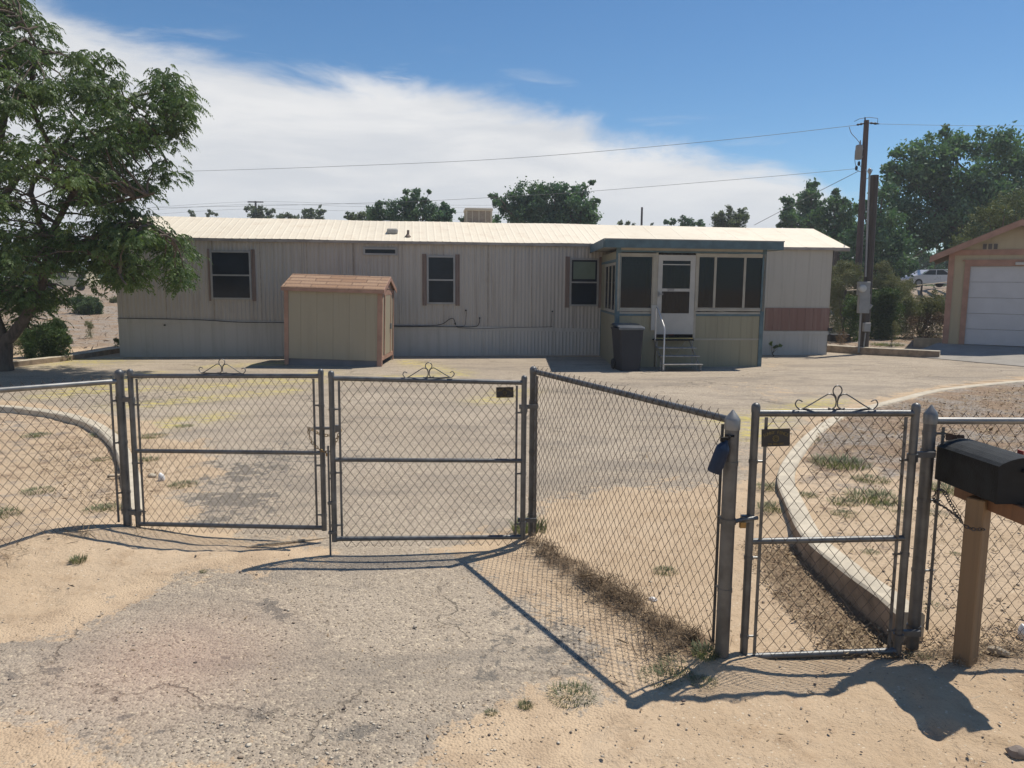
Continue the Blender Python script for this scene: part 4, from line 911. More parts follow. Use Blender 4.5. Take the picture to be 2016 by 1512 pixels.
# far poles
fpb = D(503, 470, 95); fp = thing('telephone_pole', 'distant telephone pole with crossarm above the left roof', 'utility pole', Vector((fpb.x, 95, H(fpb.x, 95))))
mb = MB(); t_ = D(503, 396, 95); mb.tube([Vector((t_.x, 95, H(t_.x, 95))), t_], [.17, .12], 8); mb.build('pole_shaft', M_poledark, fp); mb = MB(); mb.box(t_ - Vector((0, 0, .1)), (1.9, .12, .14)); mb.build('crossarm', M_poledark, fp)
for k, (dy, lb) in enumerate(((0, 'highest'), (5, 'middle'), (14, 'lowest'))):
    line('%s of the thin distant wires crossing behind the left roof' % lb, [(300, 408 + dy, 95), (503, 397 + dy, 95), (720, 402 + dy, 95), (1000, 404 + dy, 95), (1170, 398 + dy, 95)], .012, 'distant wires')
fb = D(1263, 450, 80); o = pole('telephone_pole', 'thin bare pole top showing above the middle of the roof', Vector((fb.x, 80, H(fb.x, 80))), D(1264, 408, 80), .15, .10, M_poledark)

# ------------------------------------------------------------------ vegetation
def leaf_quads(C, size, aspect=.5, droop=0.0, rngl=rng, cup=0.0):
    n = len(C); d = rngl.normal(size=(n, 3)); d[:, 2] -= droop; d /= np.linalg.norm(d, axis=1)[:, None]
    e = rngl.normal(size=(n, 3)); e -= d * (e * d).sum(1)[:, None]; e /= np.linalg.norm(e, axis=1)[:, None]
    s = (size * rngl.uniform(.6, 1.3, n))[:, None]; a = d * s; b = e * s * aspect
    V = np.stack([C - a * .5, C + b * .5, C + a * .5, C - b * .5], 1).reshape(-1, 3)
    F = np.arange(4 * n).reshape(n, 4); return V, F
def sample_blob(n, c, r, squash=1.0, shell=.55):
    d = rng.normal(size=(n, 3)); d /= np.linalg.norm(d, axis=1)[:, None]
    rad = (shell + (1 - shell) * rng.random(n)) ** .8 * np.array([1.0])
    q = d * rad[:, None] * r; q[:, 2] *= squash
    q += rng.normal(size=(n, 3)) * r * .20 * rng.uniform(.3, 1.6, (n, 1))
    return q + np.array(c)
def branch_path(a, b, k=6, wob=.12):
    a, b = Vector(a), Vector(b); L = (b - a).length; P = []
    for i in range(k + 1):
        t = i / k; p = a.lerp(b, t) + Vector((0, 0, math.sin(t * math.pi) * L * .10))
        if 0 < i < k: p += Vector((random.uniform(-1, 1), random.uniform(-1, 1), random.uniform(-1, 1))) * L * wob * .35
        P.append(p)
    return P
def bg_tree(name, label, basepx, Yd, blobs, mat, leaf, dens, group=None, trunk_r=.25, cat='tree', aspect=.55, depth=1.0, clump=True, zb_=None, sq=.85):
    if cat == 'shrub': dens *= 3.2; leaf *= .75; blobs = [(q[0], q[1] + 3, q[2] * 1.18) for q in blobs]
    if cat == 'tree' and group == 'trees showing above the roof': blobs = [q for q in blobs] + [(q[0] + 2, q[1] + q[2] * .9 + 4, q[2] * 1.15) for q in blobs if q[2] > 8]; dens *= 1.25
    if cat == 'tree': leaf *= .82; dens *= .9
    bx = D(basepx, 560, Yd).x; bz = H(bx, Yd); root = thing(name, label, cat, (bx, Yd, bz), group)
    C = []; mb = MB(); top = max(blobs, key=lambda q: -q[1]); tz = D(top[0], top[1], Yd)
    fork = Vector((bx, Yd, bz + max(.3, (tz.z - bz) * .38))) if cat == 'tree' else Vector((bx, Yd, bz + .08))
    mb.tube([Vector((bx, Yd, bz - .2)), Vector((bx + .05, Yd, bz + (fork.z - bz) * .5)), fork], [trunk_r, trunk_r * .8, trunk_r * .65], 8)
    for (px, py, rp, *dy) in blobs:
        dyy = dy[0] if dy else random.uniform(-.5, .5) * depth; c = D(px, py, Yd + dyy); r = rp / FPX * Yd
        mb.tube(branch_path(fork, c, 5) if cat == 'tree' else [fork.lerp(c, q_ / 5) for q_ in range(6)], [trunk_r * .5, trunk_r * .4, trunk_r * .3, trunk_r * .2, trunk_r * .13, trunk_r * .06], 5)
        ns = max(4, int(9 + r * 4)) if clump else 1
        if clump:
            for k in range(ns):
                d = rng.normal(size=3); d /= np.linalg.norm(d); sub = np.array(c) + d * r * rng.uniform(.30, 1.0) * np.array([1, 1, sq]); rs = r * rng.uniform(.20, .46)
                m_ = int(dens * rs * rs * 20 / leaf ** 2) + 12; C.append(sample_blob(m_, sub, rs, .8, .35))
            C.append(sample_blob(int(dens * r * r * 11 / leaf ** 2) + 10, c, r * .85, sq, .2))
        else: C.append(sample_blob(int(dens * r * r * 14 / leaf ** 2 * .08) + 20, c, r, sq, .2))
    mb.build('trunk', M_barkfar, root)
    C = np.concatenate(C)
    if cat == 'shrub':
        k_ = rng.random(len(C)) < .45; E_ = C[k_].copy(); E_[:, 2] = bz + (E_[:, 2] - bz) * rng.random(len(E_)); C = np.concatenate([C, E_]); C = C[C[:, 2] > bz - .05]
    V, F = leaf_quads(C, leaf, aspect, .3)
    # light and dark clumps through the crown
    q = np.array([mnoise.noise(Vector(c) * (1.1 / max(leaf * 6, .3))) for c in C[::1]]) * .5 + .5
    rv = np.clip(q + rng.normal(size=len(C)) * .22, 0, 1) ** 1.3
    npmesh('crown', V, F, mat, root, rnd=np.repeat(rv, 4)); return root

# the big right-hand trees
bg_tree('shade_tree', 'broad dark green tree behind the garage, tallest on the right', 1900, 47,
        [(1830, 310, 55), (1880, 290, 40), (1950, 285, 45), (2010, 300, 60), (1785, 350, 50), (1850, 370, 70), (1940, 370, 70), (2020, 380, 80), (1760, 410, 50), (1820, 440, 65), (1900, 450, 70), (1800, 478, 40), (1885, 480, 36), (2090, 320, 70), (2100, 420, 80), (1960, 470, 60), (1750, 330, 18), (1765, 305, 16), (1860, 262, 14), (1790, 535, 24, 26), (1840, 535, 24, 26), (1890, 535, 24, 26), (1740, 540, 24, 8), (1930, 530, 30, 10), (1815, 505, 22, 26), (1860, 500, 22, 26)],
        M_leafB, .30, 1.15, 'trees standing along the back', .45)
bg_tree('shade_tree', 'dark green tree just left of and behind the tall utility pole', 1722, 44,
        [(1735, 430, 38), (1720, 470, 45), (1700, 410, 22), (1750, 480, 50), (1690, 480, 40), (1710, 520, 40), (1770, 520, 40), (1740, 380, 25), (1700, 548, 22), (1740, 548, 22), (1670, 545, 20)], M_leafB, .28, 1.1, 'trees standing along the back', .3)
bg_tree('conifer', 'bluish conifer with narrow tip left of the utility pole', 1598, 58,
        [(1600, 362, 13), (1598, 380, 20), (1590, 402, 25), (1600, 425, 28), (1612, 400, 14), (1580, 430, 22), (1602, 450, 30)], M_leafB, .32, 1.2, 'trees standing along the back', .25)
bg_tree('conifer', 'short dark conifer nearest the right end of the roof', 1562, 56,
        [(1550, 396, 12), (1552, 412, 18), (1556, 430, 22), (1570, 445, 22), (1535, 445, 8)], M_leafB, .30, 1.2, 'trees standing along the back', .2)
bg_tree('conifer', 'small pointed conifer between the bluish conifer and the pole', 1648, 55,
        [(1646, 378, 9), (1646, 393, 12), (1655, 405, 16), (1665, 400, 12)], M_leafB, .28, 1.3, 'trees standing along the back', .2)
bg_tree('shade_tree', 'low leafy tree behind the right end of the mobile home roof', 1640, 50,
        [(1630, 425, 30), (1660, 430, 34), (1640, 460, 38), (1672, 465, 34), (1660, 500, 30), (1640, 405, 18)], M_leafB, .28, 1.1, 'trees standing along the back', .25)
bg_tree('pine_tree', 'olive green pine leaning over the garage roof', 1985, 34,
        [(1965, 405, 30), (2005, 395, 34), (1930, 428, 24), (1905, 455, 24), (1890, 475, 18), (1960, 440, 30), (2010, 430, 34), (2050, 400, 40), (1880, 500, 14), (1925, 470, 22)], M_leafPine, .20, .85, None, .2, aspect=.25)
# trees over the middle of the roof
bg_tree('leafy_tree', 'round dark green tree showing above the middle of the roof', 1075, 50,
        [(1020, 385, 26), (1060, 375, 26), (1100, 378, 26), (1140, 380, 22), (1160, 405, 20), (1050, 410, 34), (1110, 415, 36), (1085, 440, 40), (990, 400, 12), (975, 388, 9), (1150, 430, 28), (1020, 430, 26), (1165, 360, 6), (966, 385, 5), (1178, 395, 6)], M_leafB, .24, 1.15, 'trees showing above the roof', .25)
bg_tree('leafy_tree', 'bushy green tree left of the rooftop cooler', 812, 52,
        [(770, 412, 22), (805, 398, 20), (820, 380, 12), (800, 378, 7), (835, 400, 14), (845, 415, 20), (800, 425, 30), (745, 405, 10), (740, 420, 20), (875, 408, 12), (870, 425, 20), (845, 378, 5), (890, 415, 8), (860, 435, 22)], M_leafB, .23, 1.0, 'trees showing above the roof', .2)
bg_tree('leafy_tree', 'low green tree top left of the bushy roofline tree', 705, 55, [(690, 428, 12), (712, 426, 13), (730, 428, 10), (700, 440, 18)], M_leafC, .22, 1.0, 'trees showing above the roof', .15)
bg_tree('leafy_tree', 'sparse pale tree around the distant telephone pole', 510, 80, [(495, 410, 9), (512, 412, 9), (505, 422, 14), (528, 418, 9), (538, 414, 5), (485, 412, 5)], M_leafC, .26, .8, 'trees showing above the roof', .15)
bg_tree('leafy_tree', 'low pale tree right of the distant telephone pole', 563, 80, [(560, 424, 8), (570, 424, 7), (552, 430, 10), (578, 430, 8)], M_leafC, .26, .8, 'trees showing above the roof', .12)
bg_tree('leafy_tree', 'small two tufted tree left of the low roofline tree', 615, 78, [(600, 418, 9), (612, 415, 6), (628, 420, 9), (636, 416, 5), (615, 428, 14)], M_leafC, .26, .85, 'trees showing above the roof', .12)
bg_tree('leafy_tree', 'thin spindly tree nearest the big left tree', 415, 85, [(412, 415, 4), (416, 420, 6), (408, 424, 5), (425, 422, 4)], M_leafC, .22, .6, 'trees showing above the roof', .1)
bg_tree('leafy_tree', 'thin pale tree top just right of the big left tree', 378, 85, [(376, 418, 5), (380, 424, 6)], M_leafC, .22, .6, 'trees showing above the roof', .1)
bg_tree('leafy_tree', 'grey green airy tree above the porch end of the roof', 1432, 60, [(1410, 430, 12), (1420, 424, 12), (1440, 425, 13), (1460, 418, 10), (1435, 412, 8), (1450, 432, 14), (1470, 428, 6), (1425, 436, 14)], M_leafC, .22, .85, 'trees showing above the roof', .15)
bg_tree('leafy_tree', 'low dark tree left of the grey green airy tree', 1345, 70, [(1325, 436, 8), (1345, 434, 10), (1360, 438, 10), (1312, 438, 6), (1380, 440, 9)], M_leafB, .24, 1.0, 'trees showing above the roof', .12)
bg_tree('leafy_tree', 'tiny tree tops just right of the round dark tree', 1232, 75, [(1222, 440, 6), (1236, 440, 6), (1248, 442, 4)], M_leafC, .22, .9, 'trees showing above the roof', .1)
bg_tree('leafy_tree', 'dark tree top directly behind the rooftop cooler', 912, 53, [(912, 432, 8), (918, 436, 10), (975, 432, 12)], M_leafB, .22, .9, 'trees showing above the roof', .12)
bg_tree('shade_tree', 'dark tree far behind the camper under the left tree', 60, 90, [(20, 530, 24), (60, 520, 26), (100, 525, 22), (40, 550, 20), (90, 548, 18), (-40, 520, 30)], M_leafB, .35, 1.0, 'trees far behind at left', .3)
bg_tree('shade_tree', 'dark tree far behind the left end of the mobile home', 235, 85, [(200, 525, 20), (235, 515, 24), (275, 520, 24), (215, 545, 16), (250, 548, 18), (180, 548, 12)], M_leafB, .33, 1.0, 'trees far behind at left', .3)
bg_tree('shade_tree', 'low dark tree line far behind the gap under the left tree', 140, 80, [(110, 545, 16), (135, 540, 16), (160, 535, 18), (185, 540, 16), (210, 545, 14), (85, 548, 14), (60, 550, 16)], M_leafB, .33, 1.0, 'trees far behind at left', .2)
bg_tree('shade_tree', 'shadowed tree mass directly behind the silver car', 1800, 82, [(1765, 525, 22), (1795, 518, 24), (1830, 515, 24), (1865, 518, 24), (1780, 545, 20), (1815, 543, 20), (1850, 543, 20), (1880, 545, 20)], M_leafB, .40, 1.6, 'trees standing along the back', .3)
# shrubs
SH = 'shrubs in the dry yard behind'
bg_tree('shrub', 'tall dull sagebrush right beside the end of the mobile home', 1665, 32, [(1662, 530, 22), (1680, 545, 20), (1650, 560, 24), (1655, 585, 20), (1672, 520, 10)], M_leafSage, .12, .55, SH, .05, 'shrub', .25, clump=True)
bg_tree('shrub', 'tall feathery olive shrub just right of the service pole', 1742, 33, [(1738, 522, 14), (1742, 545, 22), (1728, 555, 20), (1762, 560, 20), (1770, 580, 20), (1735, 580, 22)], M_leafSage, .12, .6, SH, .05, 'shrub', .25)
bg_tree('shrub', 'bright green bush right of the service pole', 1738, 30, [(1722, 590, 20), (1745, 585, 22), (1755, 605, 20), (1730, 612, 20), (1745, 625, 16)], M_leafBush, .12, .9, SH, .04, 'shrub', .4)
bg_tree('shrub', 'green bush left of the service pole', 1680, 29, [(1676, 590, 14), (1682, 605, 16), (1672, 612, 13), (1690, 615, 12), (1692, 595, 10)], M_leafBush, .12, .8, SH, .04, 'shrub', .4)
bg_tree('shrub', 'wide low olive shrub below the silver car', 1818, 31, [(1790, 598, 20), (1820, 594, 20), (1850, 590, 20), (1835, 605, 22), (1800, 612, 20), (1855, 605, 20), (1785, 592, 12)], M_leafSage, .12, .6, SH, .05, 'shrub', .25)
bg_tree('shrub', 'dark olive bush between the service pole and the silver car', 1775, 34, [(1760, 560, 16), (1778, 572, 18), (1790, 560, 14), (1768, 590, 18), (1785, 600, 18)], M_leafSage, .12, .6, SH, .05, 'shrub', .25)
bg_tree('shrub', 'brown grey brush between the end of the home and the poles', 1655, 34, [(1650, 535, 18), (1640, 570, 20), (1655, 605, 16), (1670, 580, 18), (1645, 590, 16)], M_leafSage, .12, .6, SH, .05, 'shrub', .25)
bg_tree('shrub', 'tan dry brush at the foot of the wide olive shrub', 1830, 29.5, [(1800, 628, 12), (1825, 626, 14), (1848, 624, 14), (1862, 628, 10)], M_twig, .10, .5, SH, .03, 'shrub', .2)
bg_tree('shrub', 'small spiky dry bush in the open gravel right of the pole', 1762, 26, [(1763, 636, 7), (1765, 644, 5)], M_leafSage, .08, .4, SH, .02, 'shrub', .2)
bg_tree('shrub', 'rounded dark green bush in the far left yard', 165, 40, [(150, 592, 13), (168, 590, 15), (186, 595, 14), (170, 602, 14), (195, 602, 8)], M_leafBush, .14, .9, SH, .05, 'shrub', .4)
bg_tree('shrub', 'leafy shrub under the big left tree beside its trunk', 95, 19.6, [(70, 655, 20), (95, 650, 24), (120, 660, 16), (90, 672, 22), (60, 675, 16), (110, 640, 14), (128, 668, 9)], M_leafBush, .09, 1.0, SH, .03, 'shrub', .4)
bg_tree('shrub', 'long dry scrub row across the far left yard', 110, 48, [(20, 582, 12), (50, 580, 12), (90, 584, 10), (120, 586, 9), (225, 588, 9), (245, 586, 9)], M_leafSage, .14, .6, SH, .04, 'shrub', .3)
bg_tree('shrub', 'low olive scrub left of the shrub beneath the big tree', 45, 21, [(30, 668, 14), (45, 660, 12), (55, 675, 10)], M_leafSage, .08, .5, SH, .02, 'shrub', .25)
bg_tree('shrub', 'tiny dry tuft near the edging beside the left end of the home', 232, 23.5, [(228, 665, 5), (234, 668, 5)], M_leafBush, .07, .7, SH, .02, 'shrub', .25)
bg_tree('shrub', 'small grey green bush in the left gravel beside the home', 172, 27, [(172, 634, 6), (178, 638, 6)], M_leafSage, .08, .6, SH, .02, 'shrub', .25)
bg_tree('shrub', 'bare dry weed standing by the driveway left of the service pole', 1662, 24.2, [(1655, 650, 8), (1664, 655, 8), (1660, 668, 8), (1650, 662, 6)], M_twig, .07, .22, SH, .02, 'shrub', .15)
bg_tree('sapling', 'small dark weed growing against the white skirting right of the porch', 1527, 22.0, [(1518, 677, 3.5), (1530, 681, 3.5), (1536, 680, 3), (1526, 684, 3)], M_leafBush, .07, 1.1, None, .02, 'plant', .4)
# dark spoil band far hedge
C = []
hx = np.concatenate([rng.uniform(-90, 140, 9000)])
hy = rng.uniform(120, 150, len(hx)); hz = np.array([H(0, 130)] * len(hx)) + rng.gamma(2.0, 1.0, len(hx)) * (1 + .5 * np.sin(hx * .13))
V, F = leaf_quads(np.stack([hx, hy, hz], 1), np.full(len(hx), 1.1), .6, .2)
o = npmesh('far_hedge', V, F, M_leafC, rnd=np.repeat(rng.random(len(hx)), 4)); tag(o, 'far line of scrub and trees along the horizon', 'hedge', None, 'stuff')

# the big near tree on the left, with compound drooping leaves
TB = G(8, 730); TY = TB.y
tree = thing('big_tree', 'big leafy tree with drooping compound leaves at the left edge', 'tree', (TB.x, TB.y, 0))
outline = [(-380, -120), (-60, -190), (60, -60), (70, 20), (118, 50), (98, 62), (120, 100), (205, 98), (205, 130), (250, 140), (262, 185), (282, 158), (300, 128), (345, 128), (366, 150), (390, 172), (378, 215), (388, 245), (372, 262), (382, 300), (355, 318), (362, 345), (340, 385), (290, 392), (292, 412), (335, 428), (350, 460), (400, 468), (405, 520), (385, 545), (368, 590), (345, 575), (300, 520), (290, 560), (255, 590), (232, 575), (200, 585), (150, 560), (110, 600), (60, 640), (30, 640), (-60, 600), (-380, 560)]
OP = np.array(outline, float)
clumps = []
HOLES = [(135, 205, 24), (120, 178, 14), (55, 152, 16), (150, 290, 18), (20, 232, 16), (255, 395, 15), (40, 360, 16), (230, 215, 12), (105, 425, 14), (28, 455, 12), (290, 225, 14)]
tries = 0
while len(clumps) < 640 and tries < 20000:
    tries += 1
    px, py = random.uniform(-380, 405), random.uniform(-190, 640)
    sd = float(inpoly_sd(np.array([px]), np.array([py]), OP)[0])
    if sd > -13: continue
    edge = min(1, -sd / 150)
    nv = mnoise.noise(Vector((px / 85, py / 70, 3.3))); 
    if any((px - hx_) ** 2 + (py - hy_) ** 2 < hr_ ** 2 for hx_, hy_, hr_ in HOLES): continue
    if nv < -.27 and random.random() < .85: continue
    if px < -80 and random.random() < .6: continue
    dd = random.uniform(-1, 1) * (0.55 + 2.1 * edge)
    clumps.append((px, py, dd, 13 + 15 * random.random() * (0.5 + .5 * edge)))
for q in [(320, 145), (345, 165), (365, 190), (330, 190), (355, 230), (300, 170), (350, 280), (330, 320), (210, 115), (180, 110), (235, 160), (30, 20), (60, 40), (90, 60), (345, 480), (375, 500), (360, 540), (330, 500), (350, 565), (270, 560), (230, 560), (80, 600), (20, 610), (45, 625), (100, 585), (310, 450), (320, 350), (285, 370)]:
    clumps.append((q[0], q[1], random.uniform(-.6, .6), 16))
for q in [(75, 655), (55, 640), (60, 30), (60, 598), (90, 612), (122, 592), (38, 592), (22, 640), (105, 636), (140, 575)]: clumps.append((q[0], q[1], .2, 9))
# limbs
trunk = MB()
def tp(px, py, dy=0.0): return D(px, py, TY + dy)
fork = tp(6, 672)
limbs = [([(8, 745), (6, 700), (4, 672), (-14, 600), (-22, 500), (-20, 380), (5, 250), (20, 120), (10, 0)], [.22, .18, .15, .13, .11, .085, .06, .04, .02], 0),
         ([(4, 680), (30, 650), (55, 610), (80, 560), (100, 480), (130, 400), (200, 330), (260, 300), (330, 260)], [.14, .12, .105, .09, .075, .06, .045, .03, .015], -.3),
         ([(80, 560), (120, 500), (200, 460), (280, 440), (340, 470)], [.07, .055, .04, .03, .015], -.8),
         ([(100, 480), (60, 380), (110, 310), (170, 220), (200, 150)], [.07, .055, .04, .03, .015], .6),
         ([(-20, 420), (60, 330), (140, 290), (230, 240), (320, 170)], [.08, .06, .045, .03, .015], .9),
         ([(-22, 520), (-120, 400), (-220, 300), (-300, 180)], [.14, .11, .08, .03], .4),
         ([(-14, 600), (-130, 520), (-260, 450)], [.12, .08, .04], -1.0),
         ([(5, 250), (-90, 120), (-140, 0), (-160, -100)], [.1, .08, .05, .02], .5),
         ([(200, 330), (240, 210), (300, 180)], [.05, .04, .02], .9), ([(130, 400), (220, 400), (300, 380)], [.06, .04, .02], -1.2),
         ([(110, 310), (60, 200), (70, 100), (40, 30)], [.06, .05, .03, .015], -.9), ([(170, 500), (220, 520), (250, 560)], [.05, .035, .015], -1.4)]
limbpts = []
for pts, rr, dy in limbs:
    P = []; n = len(pts)
    for i, q in enumerate(pts): P.append(tp(q[0], q[1], dy * i / (n - 1)))
    C2 = catmull(P, 4); R2 = []
    for i in range(n - 1): R2 += [rr[i] + (rr[i + 1] - rr[i]) * k / 4 for k in range(4)]
    R2.append(rr[-1]); C2 = [c + Vector((mnoise.noise(c * 1.5), mnoise.noise(c * 1.5 + Vector((5, 0, 0))), 0)) * .07 if i > 2 else c for i, c in enumerate(C2)]
    trunk.tube(C2, R2, 10); limbpts += list(zip(C2[4:], R2[4:]))
LP = np.array([tuple(c) for c, r_ in limbpts])
cent = []
for (px, py, dd, rp) in clumps:
    c = tp(px, py, dd); cent.append((c, rp / FPX * TY))
    k = int(np.argmin(((LP - np.array(c)) ** 2).sum(1))); a = Vector(LP[k])
    if (a - c).length < 3.2: trunk.tube(branch_path(a, c, 4, .2), [.028, .022, .016, .011, .006], 5)
trunk.build('trunk', M_bark, tree, True)
Vs, Fs, Rs = [], [], []; nv_ = 0
for (c, r) in cent:
    n = int(8 + 500 * r * r); n = min(n, 34)
    base_r = random.random() ** 1.5; lsc = random.uniform(.75, 1.25)
    for _ in range(n):
        d = Vector((random.gauss(0, 1), random.gauss(0, 1), random.gauss(0, .7) + .15)).normalized()
        s0_ = c + d * r * random.uniform(.1, 1.45); L = random.uniform(.16, .32)
        h = Vector((d.x, d.y, 0)); h = h.normalized() if h.length > .1 else Vector((1, 0, 0)); side = Vector((-h.y, h.x, 0))
        roll = random.uniform(-.6, .6); rv = min(1, max(0, base_r * .55 + random.random() * .45))
        sidez = side * math.cos(roll) + Vector((0, 0, 1)) * math.sin(roll)
        k = 6
        for i in range(1, k + 1):
            t = i / k; p = s0_ + h * (L * t * (1 - .25 * t)) + Vector((0, 0, L * (.22 * t - .62 * t * t)))
            for s_ in ((-1, 1) if i < k else (0,)):
                ll = .074 * lsc * (1.1 - .3 * abs(t - .5)); dirv = (sidez * s_ * .75 + h * .42 + Vector((0, 0, -.55 - .3 * t))).normalized() if s_ else (h * .4 + Vector((0, 0, -.9))).normalized()
                wv_ = dirv.cross(Vector((random.gauss(0, .5), random.gauss(0, .5), random.gauss(0, .5))) + h).normalized() * .0145
                e = p + dirv * ll; m_ = p + dirv * ll * .4
                Vs += [tuple(p), tuple(m_ + wv_), tuple(e), tuple(m_ - wv_)]; Fs.append((nv_, nv_ + 1, nv_ + 2, nv_ + 3)); nv_ += 4; Rs += [rv] * 4
npmesh('crown', Vs, Fs, M_leafA, tree, rnd=Rs)

# ------------------------------------------------------------------ fences and gates
def cl_mesh(p0, p1, zlo, ztop, wr=.0019, pw_=.0655, ph=.086, barbs=True, off=0.0, bend=.0):
    p0 = Vector(p0); p1 = Vector(p1); L = (p1 - p0).length; d = (p1 - p0) / L; nrm = Vector((-d.y, d.x, 0)); s = pw_ / 2
    n = int(L / s); s = L / n; mb = MB()
    for k in range(n):
        pts = []; z = ztop(0); i = 0; top = ztop((k + .5) * s / L); bot = zlo((k + .5) * s / L)
        i = 0; z = top
        while z > bot - ph * .5:
            par = (i + k) % 2; x = k * s + par * s + random.uniform(-.0012, .0012)
            x = min(max(x, 0), L)
            pts.append(p0 + d * x + nrm * (off + (.0022 if par == 0 else -.0022)) + Vector((0, 0, z))); z -= ph / 2; i += 1
        if barbs and k % 2 == 0:
            pts.insert(0, pts[0] + Vector((random.uniform(-.004, .004), 0, .013)) + d * .010); 
        mb.tube(pts, wr, 4, False)
    return mb
def rail(mb, a, b, r): mb.tube([Vector(a), Vector(b)], r, 12)
def cap_dome(mb, c, r): mb.lathe(c, [(r * 1.08, -.03), (r * 1.1, 0), (r * .95, r * .5), (r * .55, r * .85), (r * .12, r)], 16)
def cap_acorn(mb, c, r): mb.lathe(c, [(r * 1.1, -.05), (r * 1.12, 0), (r * .95, .012), (r * .55, .03), (r * .08, .052)], 16)
def band(mb, c, r, dirv, h=.022, L=.05):
    mb.lathe(c, [(r + .003, -h / 2), (r + .003, h / 2)], 14); mb.tube([Vector(c), Vector(c) + Vector(dirv).normalized() * (r + L)], .007, 6)
def scroll(c, d, w_=.38, hgt=.11):
    mb = MB(); c = Vector(c); zz = Vector((0, 0, 1)); k = hgt / .11; q = w_ / .38; nrm = Vector((-d.y, d.x, 0)) * .004
    ring = [c + d * (.024 * math.sin(t)) + zz * ((.088 - .024 * math.cos(t)) * k) for t in [i * 2 * math.pi / 16 for i in range(2, 15)]]
    mb.tube(ring, .0035, 6)
    for s_ in (-1, 1):
        P = [ring[0 if s_ > 0 else -1], c + d * s_ * .006 + zz * .058 * k, c + d * s_ * .004 + zz * .035 * k, c + d * s_ * .007 + zz * .015 * k, c + d * s_ * .022 * q + zz * .006, c + d * s_ * .038 * q + zz * .010]
        mb.tube(catmull(P, 4), .0035, 6)
        P = [c + d * s_ * .003 + zz * .036 * k, c + d * s_ * .012 * q + zz * .062 * k, c + d * s_ * .035 * q + zz * .073 * k, c + d * s_ * .06 * q + zz * .062 * k, c + d * s_ * .155 * q + zz * .006, c + d * s_ * .178 * q + zz * .010, c + d * s_ * .19 * q + zz * .028 * k, c + d * s_ * .178 * q + zz * .046 * k, c + d * s_ * .158 * q + zz * .038 * k]
        mb.tube(catmull(P, 5), .0035, 6)
    mb.tube([c - d * .17 * q + zz * .002, c + d * .17 * q + zz * .002], .005, 5)
    return mb
def fitY(top, bot, hh):
    lo, hi = 2.0, 12.0
    for _ in range(50):
        m_ = (lo + hi) / 2
        if D(*top, m_).z - D(*bot, m_).z > hh: hi = m_
        else: lo = m_
    return lo
def gate(name, label, cat, t0, b0, t1, b1, hh, group=None, fr=.0205, hinge_at=None, post=None, scr=(.5, .38, .11), midz=None, rod=False, latch=None, sY=None):
    Y0 = fitY(t0, b0, hh); Y1 = fitY(t1, b1, hh)
    if sY: Y0, Y1 = sY
    T0, B0, T1, B1 = D(*t0, Y0), D(*b0, Y0), D(*t1, Y1), D(*b1, Y1); B0 = Vector((T0.x * .5 + B0.x * .5, Y0, B0.z)); B1 = Vector((T1.x * .5 + B1.x * .5, Y1, B1.z)); T0.x = B0.x; T1.x = B1.x
    d = (Vector((B1.x, B1.y, 0)) - Vector((B0.x, B0.y, 0))).normalized()
    g = thing(name, label, cat, Vector((B0.x, B0.y, 0)), group)
    mb = MB(); up_ = Vector((0, 0, 1))
    for (b_, t_) in ((B0, T0), (B1, T1)): mb.tube([b_, t_ + up_ * .015], fr, 12); cap_dome(mb, t_ + up_ * .015, fr)
    rail(mb, B0 + up_ * .02, B1 + up_ * .02, fr * .86); rail(mb, T0 - up_ * .02, T1 - up_ * .02, fr * .86)
    f_ = midz if midz else .5; rail(mb, B0.lerp(T0, f_), B1.lerp(T1, f_), fr * .8)
    mb.build('frame', M_galv, g, True)
    i0 = B0 + d * .055; i1 = B1 - d * .055
    cl_mesh((i0.x, i0.y, 0), (i1.x, i1.y, 0), lambda t: B0.z + (B1.z - B0.z) * t + .0, lambda t: T0.z + (T1.z - T0.z) * t - .012, barbs=False, off=-.004 - fr * .5).build('chain_link', M_wire, g)
    for q, s_ in ((B0, 1), (B1, -1)):
        mb = MB(); t_ = T0 if s_ > 0 else T1; x = q + d * s_ * .055
        mb.box((x.x, x.y - .01, (q.z + t_.z) / 2), (.016, .006, t_.z - q.z - .08))
        for zf in (.1, .42, .8): c_ = Vector((q.x, q.y, q.z + (t_.z - q.z) * zf)); band(mb, c_, fr, d * s_, .018, .045)
        mb.build('tension_bar', M_galv, g)
    sc_ = T0.lerp(T1, scr[0]) + up_ * (-.02 + fr * .86); scroll(sc_, d, scr[1], scr[2]).build('scroll_ornament', M_galv, g, True)
    return g, T0, B0, T1, B1, d
gl, T0, B0, T1, B1, dl = gate('driveway_gate', 'left leaf of the chain link double gate, beside the left corner post', 'gate', (259, 735), (270, 1036), (629, 735), (641, 1044), 1.22, 'leaves of the double driveway gate', scr=(.49, .37, .11))
LG = (T0.copy(), B0.copy(), T1.copy(), B1.copy())
gr_, T0, B0, T1, B1, dr_ = gate('driveway_gate', 'right leaf of the chain link double gate, with drop rod and sign', 'gate', (655, 739), (656, 1066), (1032, 748), (1029, 1062), 1.22, 'leaves of the double driveway gate', scr=(.495, .37, .11))
RG = (T0.copy(), B0.copy(), T1.copy(), B1.copy())
mb = MB(); rx = RG[1] + Vector((-.03, -.012, 0)); mb.tube([Vector((rx.x, rx.y, .005)), Vector((rx.x, rx.y, .62)), Vector((rx.x - .0, rx.y, .84))], .0075, 8)
for z in (.20, .42): mb.box((rx.x + .02, rx.y, z), (.06, .03, .02))
mb.tube([rx + Vector((0, 0, .60 - rx.z + 0)), rx + Vector((.05, 0, .60 - rx.z))], .006, 6); mb.build('drop_rod', M_galv, gr_)
